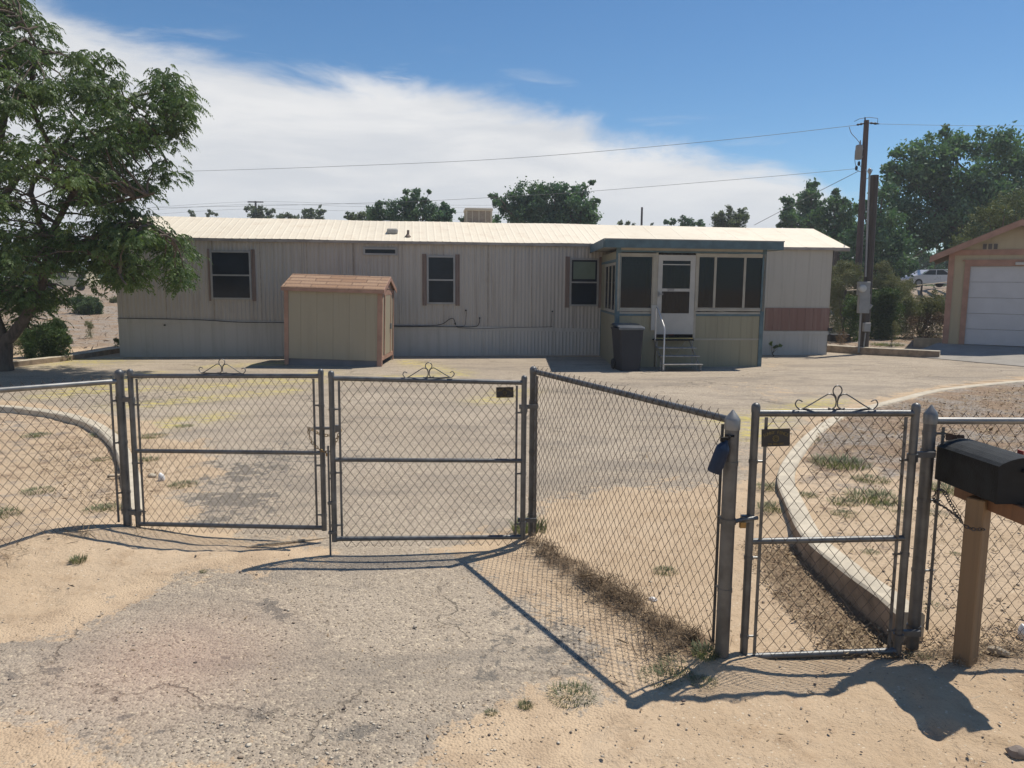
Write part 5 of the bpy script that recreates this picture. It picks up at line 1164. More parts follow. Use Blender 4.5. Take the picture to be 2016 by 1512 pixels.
mb = MB(); c_ = D(640, 843, LG[3].y - .01); mb.box(c_, (.17, .03, .018)); mb.box(c_ + Vector((.09, 0, 0)), (.035, .035, .05)); mb.build('latch', M_galv, gr_)
# left corner post and fence
PLb = Vector((LG[1].x - .085, LG[1].y, 0)); PLz = D(235, 735, PLb.y).z
lf = thing('chain_link_fence', 'chain link fence running from the left gate post toward the left edge', 'fence', PLb)
mb = MB(); mb.tube([PLb, PLb + Vector((0, 0, PLz))], .032, 16); cap_dome(mb, PLb + Vector((0, 0, PLz)), .032); mb.build('post', M_galv, lf, True)
e1 = G(0, 768, PLz - .06); dL = (Vector((e1.x, e1.y, 0)) - PLb).normalized(); zr = PLz - .06; endL = PLb + dL * 3.1
mb = MB(); rail(mb, PLb + Vector((0, 0, zr)), endL + Vector((0, 0, zr)), .020); mb.build('top_rail', M_galvlite, lf, True)
mb = MB(); mb.tube([endL, endL + Vector((0, 0, PLz))], .026, 12); cap_dome(mb, endL + Vector((0, 0, PLz)), .026); mb.build('post', M_galv, lf, True)
cl_mesh(PLb + dL * .05, endL - dL * .05, lambda t: H((PLb + (endL - PLb) * t).x, (PLb + (endL - PLb) * t).y) + .01, lambda t: zr + .035, off=-.02).build('chain_link', M_wire, lf)
mb = MB(); mb.box(PLb + dL * .06 + Vector((0, -.01, zr / 2 + .06)), (.016, .006, zr - .12))
for z in (.35, .75, 1.08): band(mb, PLb + Vector((0, 0, z)), .032, dL, .02, .04)
mb.build('tension_bar', M_galv, lf)
for z in (1.10, .20):
    mb = MB(); c_ = PLb.lerp(Vector((LG[1].x, LG[1].y, 0)), .5); mb.lathe(PLb + Vector((0, 0, z)), [(.037, -.014), (.037, .014)], 14); mb.box(c_ + Vector((.0, -.01, z - .012)), (.07, .03, .035)); mb.lathe(Vector((LG[1].x, LG[1].y, z - .02)), [(.027, -.02), (.027, .02)], 12); mb.build('hinge', M_galv, gl)
# middle angled fence panel
PAv = Vector((PA[0], PA[1], 0)); PBv = Vector((PB[0], PB[1], 0)); hA, hB = 1.36, 1.325
mf = thing('chain_link_fence', 'angled chain link panel between the driveway gate and the small gate', 'fence', PAv)
mb = MB(); mb.tube([PAv, PAv + Vector((0, 0, hA))], .0255, 16); cap_dome(mb, PAv + Vector((0, 0, hA)), .0255); mb.build('post', M_galv, mf, True)
mb = MB(); mb.tube([PBv, PBv + Vector((0, 0, hB))], .036, 18); mb.build('post', M_galv, mf, True)
mb = MB(); cap_acorn(mb, PBv + Vector((0, 0, hB)), .036); mb.build('post_cap', M_galvlite, mf, True)
dM = (PBv - PAv).normalized(); za, zb2 = D(1052, 731, PA[1]).z, D(1432, 828, PB[1]).z
mb = MB(); rail(mb, PAv + Vector((0, 0, za)), PBv + Vector((0, 0, zb2)), .0195); mb.build('top_rail', M_galv, mf, True)
cl_mesh(PAv + dM * .04, PBv - dM * .06, lambda t: .02 + .03 * t, lambda t: za + (zb2 - za) * t + .038, off=-.02).build('chain_link', M_wire, mf)
for P_, s_, r_, hh_ in ((PAv, 1, .0255, za), (PBv, -1, .036, zb2)):
    mb = MB(); x = P_ + dM * s_ * (r_ + .035); mb.box((x.x, x.y, hh_ / 2 + .02), (.014, .008, hh_ - .10))
    for z in ((.35, .72, 1.12) if s_ > 0 else (.42, .80, 1.1)): band(mb, P_ + Vector((0, 0, z)), r_, dM * s_, .02, .035)
    mb.build('tension_bar', M_galv, mf)
for z in (1.10, .22):
    mb = MB(); q = Vector((RG[3].x, RG[3].y, 0)); c_ = q.lerp(PAv, .5); mb.lathe(PAv + Vector((0, 0, z)), [(.031, -.014), (.031, .014)], 14); mb.box(c_ + Vector((0, -.01, z - .012)), ((PAv - q).length * .8, .025, .03)); mb.lathe(q + Vector((0, 0, z - .02)), [(.027, -.02), (.027, .02)], 12); mb.build('hinge', M_galv, gr_)
# walk gate
wg, T0, B0, T1, B1, dw = gate('walk_gate', 'narrow chain link walk gate with scroll ornament and sign', 'gate', (1483, 806), (1468, 1300), (1799, 806), (1770, 1288), 1.34, None, fr=.021, scr=(.5, .44, .125), midz=.485, sY=(3.93, 3.98))
WG = (T0.copy(), B0.copy(), T1.copy(), B1.copy())
PCv = Vector((PCc[0], PCc[1], 0)); hC = 1.325
rf = thing('chain_link_fence', 'chain link fence right of the walk gate behind the mailbox', 'fence', PCv)
mb = MB(); mb.tube([PCv, PCv + Vector((0, 0, hC))], .033, 18); mb.build('post', M_galv, rf, True)
mb = MB(); cap_acorn(mb, PCv + Vector((0, 0, hC)), .033); mb.build('post_cap', M_galvlite, rf, True)
zC = 1.29; eC = PCv + Vector((3.2, .10, 0)); dC = (eC - PCv).normalized()
mb = MB(); rail(mb, PCv + Vector((0, 0, zC)), eC + Vector((0, 0, zC)), .019); mb.build('top_rail', M_galvlite, rf, True)
mb = MB(); mb.tube([eC, eC + Vector((0, 0, 1.34))], .028, 12); cap_dome(mb, eC + Vector((0, 0, 1.34)), .028); mb.build('post', M_galv, rf, True)
cl_mesh(PCv + dC * .06, eC - dC * .05, lambda t: .03, lambda t: zC + .038, off=.012).build('chain_link', M_wire, rf)
mb = MB(); x = PCv + dC * .075; mb.box((x.x, x.y, .68), (.014, .008, 1.15))
for z in (1.22, .85, .45): band(mb, PCv + Vector((0, 0, z)), .033, dC, .02, .055)
mb.build('tension_bar', M_galv, rf)
for z in (1.12, .12):
    mb = MB(); q = Vector((WG[3].x, WG[3].y, 0)); c_ = q.lerp(PCv, .5); mb.lathe(PCv + Vector((0, 0, z)), [(.038, -.014), (.038, .014)], 14); mb.box(c_ + Vector((0, -.02, z)), ((PCv - q).length * .75, .028, .03)); mb.lathe(q + Vector((0, 0, z - .01)), [(.028, -.02), (.028, .02)], 12); mb.build('hinge', M_galv, wg)
# latch between post B and walk gate
zl_ = D(1470, 1022, 3.9).z; mb = MB(); mb.lathe(PBv + Vector((0, 0, zl_)), [(.041, -.014), (.041, .014)], 16)
q0 = Vector((WG[1].x, WG[1].y, zl_)); mb.tube([PBv + Vector((.03, -.01, zl_)), PBv.lerp(q0, .55) + Vector((0, -.02, zl_ * .45 + .004)), q0 + Vector((.03, -.02, .004))], .011, 8); mb.box(q0 + Vector((-.03, -.02, .0)), (.05, .03, .035))
mb.build('latch', M_galv, wg)
def padlock(label, c, w_=.035, mat=M_lock):
    o = thing('padlock', label, 'padlock', c); mb = MB(); mb.box(Vector(c), (w_, .018, w_), None, .004); mb.build('lock_body', mat, o)
    mb = MB(); c = Vector(c); P = [c + Vector((-.011, 0, w_ * .4)), c + Vector((-.011, 0, w_ * .9)), c + Vector((-.006, 0, w_ * 1.15)), c + Vector((.006, 0, w_ * 1.15)), c + Vector((.011, 0, w_ * .9)), c + Vector((.011, 0, w_ * .4))]
    mb.tube(P, .0032, 6); mb.build('shackle', M_galv, o)
padlock('brass padlock hanging from the walk gate latch', D(1462, 1033, 3.88))
def chain(name, label, path, mat, ll=.032, r=.0032):
    P = catmull([Vector(p) for p in path], 10); mb = MB(); acc = 0; k = 0; step = ll * .68; last = P[0]; pos = [P[0]]
    for a, b in zip(P, P[1:]):
        seg = (b - a).length; t = 0
        while acc + (seg - t) >= step:
            t += step - acc; acc = 0; pos.append(a + (b - a) * (t / max(seg, 1e-9)))
        acc += seg - t
    for i in range(len(pos) - 1):
        a, b = pos[i], pos[i + 1]; d = (b - a).normalized(); c = (a + b) / 2
        e = d.cross(Vector((0, 1, 0))); e = e.normalized() if e.length > .05 else Vector((1, 0, 0)); f_ = d.cross(e)
        s_ = e if i % 2 else f_
        s_ = (s_ + (f_ if i % 2 else e) * .35).normalized()
        L = ll / 2 - r; W = ll * .30
        ring = [c + d * ((L - W) * (1 if math.cos(t) >= 0 else -1) + W * math.cos(t)) + s_ * W * math.sin(t) for t in [j * 2 * math.pi / 12 for j in range(12)]]
        mb.tube(ring, r, 6, closed=True)
    o = mb.build(name, mat, loc=pos[0], smooth=True); tag(o, label, 'chain'); return o
yc = LG[3].y - .03
chain('chain', 'rusty brass chain looped round the meeting posts of the double gate', [D(606, 843, yc), D(612, 866, yc), D(622, 879, yc), D(636, 889, yc), D(650, 889, yc), D(658, 876, yc), D(666, 858, yc), D(671, 847, yc), D(663, 846, yc + .06), D(655, 856, yc + .05), D(640, 857, yc + .04), D(626, 853, yc + .05), D(615, 846, yc + .05), D(606, 842, yc + .02)], M_chain)
padlock('small brass padlock on the chain of the double gate', D(645, 895, yc - .01), .026)
# signs
def sign(label, px0, py0, px1, py1, Yd, tilt, parentdir):
    a = D(px0, py0, Yd); b = D(px1, py1, Yd); W = b.x - a.x; Hh = a.z - b.z; c = (a + b) / 2; o = thing('fence_sign', label, 'sign', c, 'fence maker signs wired to the gates')
    A = Matrix.Rotation(-tilt, 3, 'Y'); ax = A @ Vector((1, 0, 0)); ay = A @ Vector((0, 0, 1)); mb = MB(); mb.box(c, (W, .0015, Hh), A); mb.build('plate', M_signblack, o)
    mb = MB(); fy = -.0022; txt = "SUNNY FENCE"; n = len(txt)
    for i, ch in enumerate(txt):
        if ch == ' ': continue
        t = (i - (n - 1) / 2) / ((n - 1) / 2); ang = -t * .42
        put_text(mb, ch, Hh * .25, c + ax * (t * W * .41) + ay * (Hh * (.30 - .17 * t * t)) + Vector((0, fy, 0)), ax, ay, ang, .85)
    put_text(mb, "505  842-1397", Hh * .15, c - ay * Hh * .36 + Vector((0, fy, 0)), ax, ay)
    R0 = Hh * .15; cc = c - ay * Hh * .04 + Vector((0, fy, 0)); ring = [cc + (ax * math.cos(t) + ay * math.sin(t)) * R0 for t in [k * 2 * math.pi / 24 for k in range(24)]]
    mb.tube(ring, Hh * .018, 4, closed=True); ring = [cc + (ax * math.cos(t) + ay * math.sin(t)) * R0 * .5 for t in [k * 2 * math.pi / 16 for k in range(16)]]; mb.tube(ring, Hh * .014, 4, closed=True)
    for k in range(10):
        t = k * 2 * math.pi / 10; e = ax * math.cos(t) + ay * math.sin(t); s_ = ay * math.cos(t) - ax * math.sin(t)
        mb.prism([cc + e * R0 - s_ * R0 * .2, cc + e * R0 + s_ * R0 * .2, cc + e * R0 * 1.38], (0, -.0006, 0))
    mb.build('lettering', M_signgold, o)
sign('black fence maker sign wired to the narrow walk gate', 1500, 844, 1554, 879, 3.9, R(2.5), None)
ysg = RG[3].y - .03
sign('black fence maker sign wired to the right leaf of the double gate', 977, 762, 1011, 783, ysg, R(1.5), None)
# blue canister hanging on the post
c0_ = D(1429, 868, 3.80); c1_ = D(1405, 930, 3.80); ax_ = (c1_ - c0_).normalized(); cn = thing('plastic_canister', 'navy blue plastic canister hanging from the pointed gate post', 'canister', c0_)
q = Vector((0, 0, 1)).rotation_difference(ax_).to_matrix(); Lc = (c1_ - c0_).length
mb = MB(); mb.lathe(c0_, [(.012, -.005), (.016, .01), (.034, .035), (.037, .05), (.037, Lc - .01), (.033, Lc), (.01, Lc + .002)], 10, q); mb.build('bottle', M_blueplastic, cn, True)
mb = MB(); mb.tube(catmull([c0_ + Vector((.0, 0, 0)), c0_ + Vector((.02, -.005, .025)), PBv + Vector((-.038, -.02, c0_.z + .02)), PBv + Vector((-.0, -.042, c0_.z + .02))], 4), .006, 6); mb.box(c0_ + Vector((-.012, 0, .008)), (.03, .02, .02)); mb.build('strap', M_blackplastic, cn)

# ------------------------------------------------------------------ mailbox
mbp = Vector((2.415, 3.86, 0)); mail = thing('mailbox', 'large black mailbox on a square wooden post by the fence', 'mailbox', mbp)
RZ = Matrix.Rotation(R(36), 3, 'Z'); mb = MB(); lean = Vector((.0, 0, 1))
mb.box(mbp + Vector((0, 0, .42)), (.092, .092, 1.02), RZ, .006); mb.build('post', M_postwood, mail)
nc = G(1967, 919, 1.15); bk = G(1845, 878, 1.15); dB = (bk - nc); Lb = dB.length; dB.normalize(); wB = Vector((dB.y, -dB.x, 0)); WB = .27
mb = MB(); bc = nc + dB * (Lb / 2 + .01) + wB * (WB / 2); RB = Matrix((wB, dB, Vector((0, 0, 1)))).transposed()
mb.box(Vector((bc.x + .03, bc.y - .06, .917)), (.11, Lb * 1.16, .085), RB, .004); mb.build('beam', M_beamwood, mail)
prof = [(0, .0), (0, .182), (.02, .196), (.06, .212), (.10, .221), (.135, .224), (.17, .221), (.21, .212), (.25, .196), (.27, .182), (.27, 0)]
zb0 = .968
mb = MB(); mb.prism([nc + wB * a + Vector((0, 0, zb0 - 1.15 + b)) + dB * .008 for a, b in prof], dB * (Lb - .008)); mb.build('box_body', M_mailtop, mail)
mb = MB(); s_ = 1.02; mb.prism([nc + wB * (a * s_ - .003) + Vector((0, 0, zb0 - 1.15 + b * s_ - .002)) - dB * .006 for a, b in prof], dB * .013); dr = mb.build('door', M_blackplastic, mail)
mb = MB(); mb.box(nc + wB * .135 - dB * .015 + Vector((0, 0, -.02)), (.05, .02, .02), RB, .004); mb.build('handle', M_blackplastic, dr)
mb = MB(); mb.box(nc + wB * (WB + .006) + dB * .15 + Vector((0, 0, -.02)), (.006, .16, .03), RB); mb.box(nc + wB * (WB + .006) + dB * .22 + Vector((0, 0, .0)), (.006, .04, .06), RB); mb.build('flag', M_red, mail)
# back stop / curled leaf on top
mb = MB(); lc = D(1880, 862, bk.y + .02)
for k in range(5):
    a0 = random.uniform(-1, 1); c = lc + Vector((-.035 + .018 * k, 0, random.uniform(-.005, .01)))
    mb.add([c + Vector((-.014, 0, -.018)), c + Vector((.016, -.01, -.02)), c + Vector((.012 + .01 * a0, .0, .016)), c + Vector((-.012, .012, .012 + .008 * a0))], [(0, 1, 2, 3)])
o = mb.build('dry_leaves', principled('leaf_dark_brown', (.10, .055, .035), .8), loc=lc); tag(o, 'curled brown dry leaves on the back edge of the mailbox', 'leaves')
yk = 3.82; pw0 = mbp + Vector((0, 0, 0))
kz = D(1905, 1035, 3.8).z
chain('chain', 'dark chain tying the mailbox post to the fence post', [D(1938, 1042, 3.78), D(1915, 1042, 3.77), D(1898, 1034, 3.79), D(1887, 1020, 3.83), D(1866, 1003, 3.92), D(1845, 990, 4.02), D(1838, 983, 4.07), D(1846, 965, 4.06), D(1858, 968, 4.0), D(1872, 992, 3.92), D(1886, 1014, 3.86), D(1893, 1028, 3.84)], M_chaindark, .026, .0028)

# ------------------------------------------------------------------ silver car and cream camper far behind
def car(label, x, y, z, yaw, paint):
    o = thing('parked_car', label, 'car', (x, y, z)); RR = Matrix.Rotation(yaw, 3, 'Z'); O = Vector((x, y, z))
    def P(a, b, c): return O + RR @ Vector((a, b, c))
    side = [(-2.2, .35), (-2.25, .6), (-2.15, .85), (-1.2, .95), (-.55, 1.38), (.7, 1.42), (1.5, 1.02), (2.1, .95), (2.25, .7), (2.2, .35)]
    mb = MB(); mb.prism([P(a, -.85, c) for a, c in [(-2.2, .3), (-2.25, .6), (-2.15, .86), (-1.25, .95), (1.5, 1.0), (2.1, .95), (2.25, .7), (2.2, .3)]], RR @ Vector((0, 1.7, 0)))
    mb.prism([P(a, -.72, c) for a, c in [(-1.25, .95), (-.55, 1.38), (.7, 1.42), (1.5, 1.0)]], RR @ Vector((0, 1.44, 0))); mb.build('body', paint, o)
    mb = MB()
    for s_ in (-.727, .722):
        mb.prism([P(a, s_, c) for a, c in [(-1.05, .98), (-.5, 1.32), (.05, 1.35), (.05, .98)]], RR @ Vector((0, .005, 0))); mb.prism([P(a, s_, c) for a, c in [(.12, .98), (.12, 1.35), (.66, 1.36), (1.28, .99)]], RR @ Vector((0, .005, 0)))
    mb.build('window', M_glassdark, o)
    for a in (-1.4, 1.4):
        for s_ in (-.87, .67):
            mb = MB(); mb.lathe(P(a, s_ + .2, .33), [(.31, 0), (.33, .02), (.33, .18), (.31, .2), (.2, .205)], 18, RR @ Matrix.Rotation(R(90), 3, 'X')); wh = mb.build('wheel', M_tyre, o, True)
            if s_ < 0: mb = MB(); mb.lathe(P(a, s_ - .006, .33), [(.19, 0), (.19, .01)], 12, RR @ Matrix.Rotation(R(90), 3, 'X')); mb.build('rim', M_grey, wh)
    return o
cp = D(1828, 566, 62); car('silver parked car behind the shrubs left of the garage', cp.x, 62, cp.z + .02, R(5), M_carpaint)
vp_ = D(135, 572, 62); van = thing('camper_trailer', 'cream camper with dark window seen under the left tree', 'camper', (vp_.x, 62, vp_.z))
def vb(mb, a, b, c, d, z0, z1, bv=0): mb.box(Vector((vp_.x + (a + b) / 2, 62 + (c + d) / 2, vp_.z + (z0 + z1) / 2)), (b - a, d - c, z1 - z0), None, bv)
mb = MB(); vb(mb, -2.2, 1.6, 0, 2, .35, .95, .06); vb(mb, -1.0, 1.4, .1, 1.9, .95, 1.55, .06); mb.build('body', M_vanpaint, van)
mb = MB(); vb(mb, -.85, -.15, .08, .1, 1.0, 1.45); vb(mb, .8, 1.3, .08, .1, .6, 1.42); mb.build('window', M_glassdark, van)
for a in (-1.5, 1.0): mb = MB(); mb.lathe(Vector((vp_.x + a, 62.1, vp_.z + .3)), [(.3, 0), (.3, .2)], 14, Matrix.Rotation(R(90), 3, 'X')); mb.build('wheel', M_tyre, van)
# old wire fence behind right
of = D(1770, 570, 36); fz = thing('wire_fence', 'old wire fence with wooden posts in the right background', 'fence', (of.x, 36, H(of.x, 36)))
mb = MB(); pr_ = [(1665, 571, 600, 30), (1757, 566, 600, 34), (1815, 560, 590, 36), (1880, 553, 590, 38)]
tops = []
for (px, py, pb, Yy) in pr_:
    t_ = D(px, py, Yy); z0_ = H(t_.x, Yy); m2 = MB(); m2.tube([Vector((t_.x, Yy, z0_)), t_], .045, 7); m2.build('post', M_poledark, fz); tops.append(t_)
for a, b in zip(tops, tops[1:]):
    mb.tube([a - Vector((0, 0, .02)), b - Vector((0, 0, .02))], .022, 5); mb.tube([a - Vector((0, 0, .5)), b - Vector((0, 0, .5))], .006, 4)
mb.build('top_rail', M_wood, fz)
# planter box beside the home right end
mb = MB(); pc = G(1655, 676); mb.box(pc + Vector((0, .3, .18)), (.75, .4, .28), Matrix.Rotation(HTH, 3, 'Z'), .02); o = mb.build('planter_box', M_blackplastic, loc=pc); tag(o, 'black low planter box beside the right end of the home', 'planter')

# ------------------------------------------------------------------ ground litter
def weed_proto(nb, spread, hgt, seed, flat=1.0):
    rs = random.Random(seed); V, F, Rr = [], [], []; n = 0
    for i in range(nb):
        a = rs.uniform(0, 2 * math.pi); r = spread * rs.random() ** .6; L = hgt * rs.uniform(.4, 1.1); ox, oy = r * math.cos(a), r * math.sin(a)
        a2 = a + rs.uniform(-1, 1); lean = rs.uniform(.2, 1.0) * flat; w_ = rs.uniform(.0012, .0028)
        p0 = Vector((ox, oy, 0)); p1 = p0 + Vector((math.cos(a2) * L * lean * .5, math.sin(a2) * L * lean * .5, L * .55)); p2 = p0 + Vector((math.cos(a2) * L * lean, math.sin(a2) * L * lean, L * .8))
        s_ = Vector((-math.sin(a2), math.cos(a2), 0)) * w_; V += [tuple(p0 - s_ * .6), tuple(p0 + s_ * .6), tuple(p1 + s_), tuple(p1 - s_), tuple(p2)]
        F += [(n, n + 1, n + 2, n + 3), (n + 3, n + 2, n + 4, n + 4)]; n += 5; Rr += [rs.random() * (.4 + .6 * (r / spread))] * 5
    F = [f if len(set(f)) == 4 else f[:3] for f in F]
    me = bpy.data.meshes.new('weed'); me.from_pydata(V, [], F); at = me.attributes.new('rnd', 'FLOAT', 'POINT'); at.data.foreach_set('value', Rr); me.materials.append(M_weed); return me
WP = [weed_proto(420, .14, .034, 1, 1.4), weed_proto(560, .16, .045, 2, 1.3), weed_proto(320, .11, .03, 3, 1.4), weed_proto(240, .07, .085, 4, .7)]
weeds = [
    (1655, 915, 1, 1.5, 'widest green weed patch near the top of the right yard, seen through the walk gate'),
    (1597, 868, 2, .8, 'small green weed hugging the inner side of the right kerb'),
    (1715, 945, 0, 1.0, 'green weed below the hinge side of the walk gate'),
    (1720, 982, 1, 1.2, 'dense green weed in the middle of the walk gate view'),
    (1757, 1000, 0, .9, 'sprawling weed right of the dense middle weed'),
    (1660, 990, 0, .8, 'pale weed left of the dense middle weed'),
    (1662, 1012, 2, .8, 'small weed below the pale weed in the right yard'),
    (1590, 975, 2, .7, 'small weed inside the bend of the right kerb'),
    (1520, 960, 1, .75, 'weed growing outside the bend of the right kerb'),
    (1524, 1000, 1, .8, 'weed at the foot of the right kerb outside its bend'),
    (1862, 965, 1, 1.0, 'weed behind the chained fence post left of the mailbox post'),
    (1838, 1012, 2, .8, 'weed beside the fence post below the chain'),
    (1882, 1090, 2, .4, 'tiny weed close to the left side of the mailbox post'),
    (1832, 1190, 2, .8, 'weed at the foot of the fence post left of the mailbox'),
    (1710, 1125, 2, .6, 'thin weed creeping over the top of the right kerb'),
    (72, 858, 0, 1.0, 'small green weed at the far left of the left yard'),
    (205, 856, 2, 1.2, 'green weed against the kerb in the left yard'),
    (75, 968, 0, .8, 'weed in the middle of the left yard'),
    (205, 1004, 1, .8, 'bushy weed behind the left corner post'),
    (-5, 1015, 1, .9, 'green weed cut by the left edge of the picture'),
    (200, 905, 0, .6, 'faint weed in the left yard litter'),
    (362, 955, 2, 1.0, 'weed in the sand behind the left gate leaf'),
    (300, 860, 0, 1.0, 'olive weed on the driveway just behind the left gate leaf'),
    (290, 905, 2, .9, 'weed outside the end of the left kerb'),
    (363, 840, 2, .9, 'small weed on the driveway left of the yellow patches'),
    (153, 1092, 3, .8, 'lone weed in the sand before the left fence'),
    (1125, 1372, 1, .8, 'flat grey green weed in the sand right of the driveway'),
    (1035, 1393, 3, .5, 'tiny weed left of the flat sand weed'),
    (967, 1406, 3, .4, 'tiniest weed at the edge of the front driveway'),
    (1042, 1050, 3, 1.5, 'tall green weed clump at the base of the middle round topped post'),
    (1388, 1288, 3, 1.1, 'green weed clump left of the big pointed gate post'),
    (1300, 1335, 0, .9, 'green weed under the lower end of the angled panel'),
    (1345, 1310, 0, 1.0, 'olive weed in the dry grass under the angled panel'),
    (1310, 1125, 0, .7, 'faint weed on the sand behind the angled panel'),
    (1385, 1340, 2, .7, 'weed at the edge of the gate post shadow'),
    (1815, 1300, 2, .8, 'shaded weed between the walk gate and the mailbox post'),
    (1750, 636, 0, 3.0, 'green patch on the gravel beyond the service pole'),
    (1700, 652, 0, 2.2, 'low green growth beside the service pole foot'),
    (400, 1120, 3, .35, 'tiny sprout in the sand before the left gate leaf')]
for k, (px, py, t_, s_, lb) in enumerate(weeds):
    g = G(px, py); g = G(px, py, H(g.x, g.y)); o = bpy.data.objects.new('weed', WP[t_]); COL.objects.link(o); o.location = (g.x, g.y, H(g.x, g.y) - .003 + (.15 if lb.startswith('thin weed creeping') else 0)); s_ *= (1.25 if py < 1080 else .9); o.scale = (s_, s_, s_ * random.uniform(.8, 1.1)); o.rotation_euler = (0, 0, random.uniform(0, 6)); tag(o, lb, 'weed', 'weeds in the sand')

def scatter_poly(n, poly, soft=0):
    P = np.array([(p.x, p.y) for p in poly]); lo, hi = P.min(0), P.max(0); out = []
    while sum(len(o) for o in out) < n:
        c = rng.uniform(lo, hi, (n * 3, 2)); out.append(c[inpoly_sd(c[:, 0], c[:, 1], P) < soft * rng.random(len(c))])
    return np.concatenate(out)[:n]
def lie(C2, size, aspect, lift, tilt=.35, zoff=.004):
    n = len(C2); z = height(C2[:, 0], C2[:, 1]) + zoff + rng.random(n) * lift; a = rng.uniform(0, 2 * np.pi, n)
    d = np.stack([np.cos(a), np.sin(a), rng.normal(size=n) * tilt], 1); e = np.stack([-np.sin(a), np.cos(a), rng.normal(size=n) * tilt], 1)
    s = (size * rng.lognormal(0, .4, n))[:, None]; C = np.stack([C2[:, 0], C2[:, 1], z + s[:, 0] * .12], 1)
    V = np.stack([C - d * s * .5, C - e * s * aspect * .5 + d * s * .1, C + d * s * .5, C + e * s * aspect * .5 + d * s * .05], 1).reshape(-1, 3)
    return V, np.arange(4 * n).reshape(n, 4)
def litter(name, label, cat, sets, mat):
    Vs, Fs, n = [], [], 0
    for C2, size, asp_, lift, tilt in sets:
        V, F = lie(C2, size, asp_, lift, tilt); Vs.append(V); Fs.append(F + n); n += len(V)
    V = np.concatenate(Vs); F = np.concatenate(Fs); o = npmesh(name, V, F, mat, rnd=np.repeat(rng.random(len(F)), 4)); tag(o, label, cat, None, 'stuff')
yardR_far = pxpoly([(1600, 850), (1700, 812), (2016, 765), (2200, 760), (2250, 880), (1900, 890), (1640, 900)], .1)
litter('leaf_litter', 'brown dry leaf chips strewn over the right yard behind the kerb', 'leaf litter', [(scatter_poly(9000, yardR_far, .4), .032, .45, .02, .35), (scatter_poly(900, pxpoly([(1570, 900), (1830, 900), (2100, 900), (2100, 1230), (1830, 1230), (1640, 1060)], .1), .2), .028, .5, .01, .3)], M_leafdry)
litter('leaf_litter', 'dry leaves heaped along the foot of the right kerb', 'leaf litter', [(scatter_poly(6500, litR, .16), .017, .34, .02, .45), (scatter_poly(1400, pxpoly([(1640, 1215), (1760, 1230), (1790, 1295), (1660, 1300)]), .1), .021, .35, .03, .5), (scatter_poly(1700, pxpoly([(1800, 1265), (2100, 1235), (2100, 1290), (1950, 1300), (1800, 1330)]), .1), .019, .32, .03, .5)], M_leafdry)
litter('leaf_litter', 'dry leaves and bark by the left kerb', 'leaf litter', [(scatter_poly(2400, pxpoly([(100, 880), (220, 860), (262, 920), (270, 1000), (160, 985)]), .3), .022, .35, .012, .35), (scatter_poly(1500, pxpoly([(-300, 830), (100, 815), (200, 850), (230, 1010), (0, 1060), (-300, 1050)]), .2), .018, .4, .008, .3), (scatter_poly(700, pxpoly([(285, 870), (350, 870), (390, 960), (300, 970)]), .2), .02, .35, .01, .3)], M_leafdry)
# dry grass line under the angled panel and beneath fences
def straw(n, a, b, wid, L, hgt, z0=.0):
    ct = rng.random(40); cs = rng.uniform(.01, .05, 40); cn = rng.uniform(-1, 1, 40) * wid; k_ = rng.integers(0, 40, n); t = np.clip(ct[k_] + rng.normal(size=n) * cs[k_], 0, 1); off = cn[k_] + rng.normal(size=n) * wid * .55; a = np.array(a); b = np.array(b); d = (b - a) / np.linalg.norm(b - a); nn = np.array([-d[1], d[0]])
    return (a + (b - a) * t[:, None] + nn * off[:, None]), L, .05, hgt, .6
litter('dry_grass', 'dead brown grass and twigs heaped under the angled fence panel', 'dry grass', [straw(3200, (PA[0] - .02, PA[1] - .12), (PB[0] - .12, PB[1] + .15), .06, .042, .05), straw(1500, (.62, 4.9), (PB[0] - .2, PB[1] + .1), .12, .042, .035), straw(500, (.35, 5.3), (.72, 4.6), .14, .05, .02), straw(350, (.8, 4.2), (1.0, 3.8), .16, .06, .05)], M_twig)
litter('dry_grass', 'dead grass and twigs along the foot of the left fence', 'dry grass', [straw(520, (-3.2, 5.75), (-3.7, 4.6), .10, .045, .012), straw(160, (-3.1, 5.75), (-2.6, 5.6), .12, .04, .01), straw(500, (2.3, 3.95), (3.6, 4.05), .12, .05, .03)], M_twig)
# pebbles
def pebbles(name, label, C2, size, mat, sunk=.3):
    n = len(C2); base = np.array([(1, 0, 0), (.31, .95, 0), (-.81, .59, 0), (-.81, -.59, 0), (.31, -.95, 0), (0, 0, .75), (0, 0, -.5)])
    fc = np.array([(0, 1, 5), (1, 2, 5), (2, 3, 5), (3, 4, 5), (4, 0, 5), (1, 0, 6), (2, 1, 6), (3, 2, 6), (4, 3, 6), (0, 4, 6)])
    a = rng.uniform(0, 6.28, n); s = size * rng.lognormal(0, .45, n); sx_ = s; sy2 = s * rng.uniform(.5, 1, n); sz_ = s * rng.uniform(.4, .8, n)
    B = base[None] * np.stack([sx_, sy2, sz_], 1)[:, None, :] * rng.uniform(.8, 1.2, (n, 7, 1)); x = B[..., 0] * np.cos(a)[:, None] - B[..., 1] * np.sin(a)[:, None]; y = B[..., 0] * np.sin(a)[:, None] + B[..., 1] * np.cos(a)[:, None]
    z = B[..., 2] + (height(C2[:, 0], C2[:, 1]) + .004 + sz_ * sunk)[:, None]; V = np.stack([x + C2[:, 0:1], y + C2[:, 1:2], z], -1).reshape(-1, 3)
    F = (fc[None] + (np.arange(n) * 7)[:, None, None]).reshape(-1, 3); o = npmesh(name, V, F, mat, rnd=np.repeat(rng.random(n), 7)); tag(o, label, 'gravel', None, 'stuff')
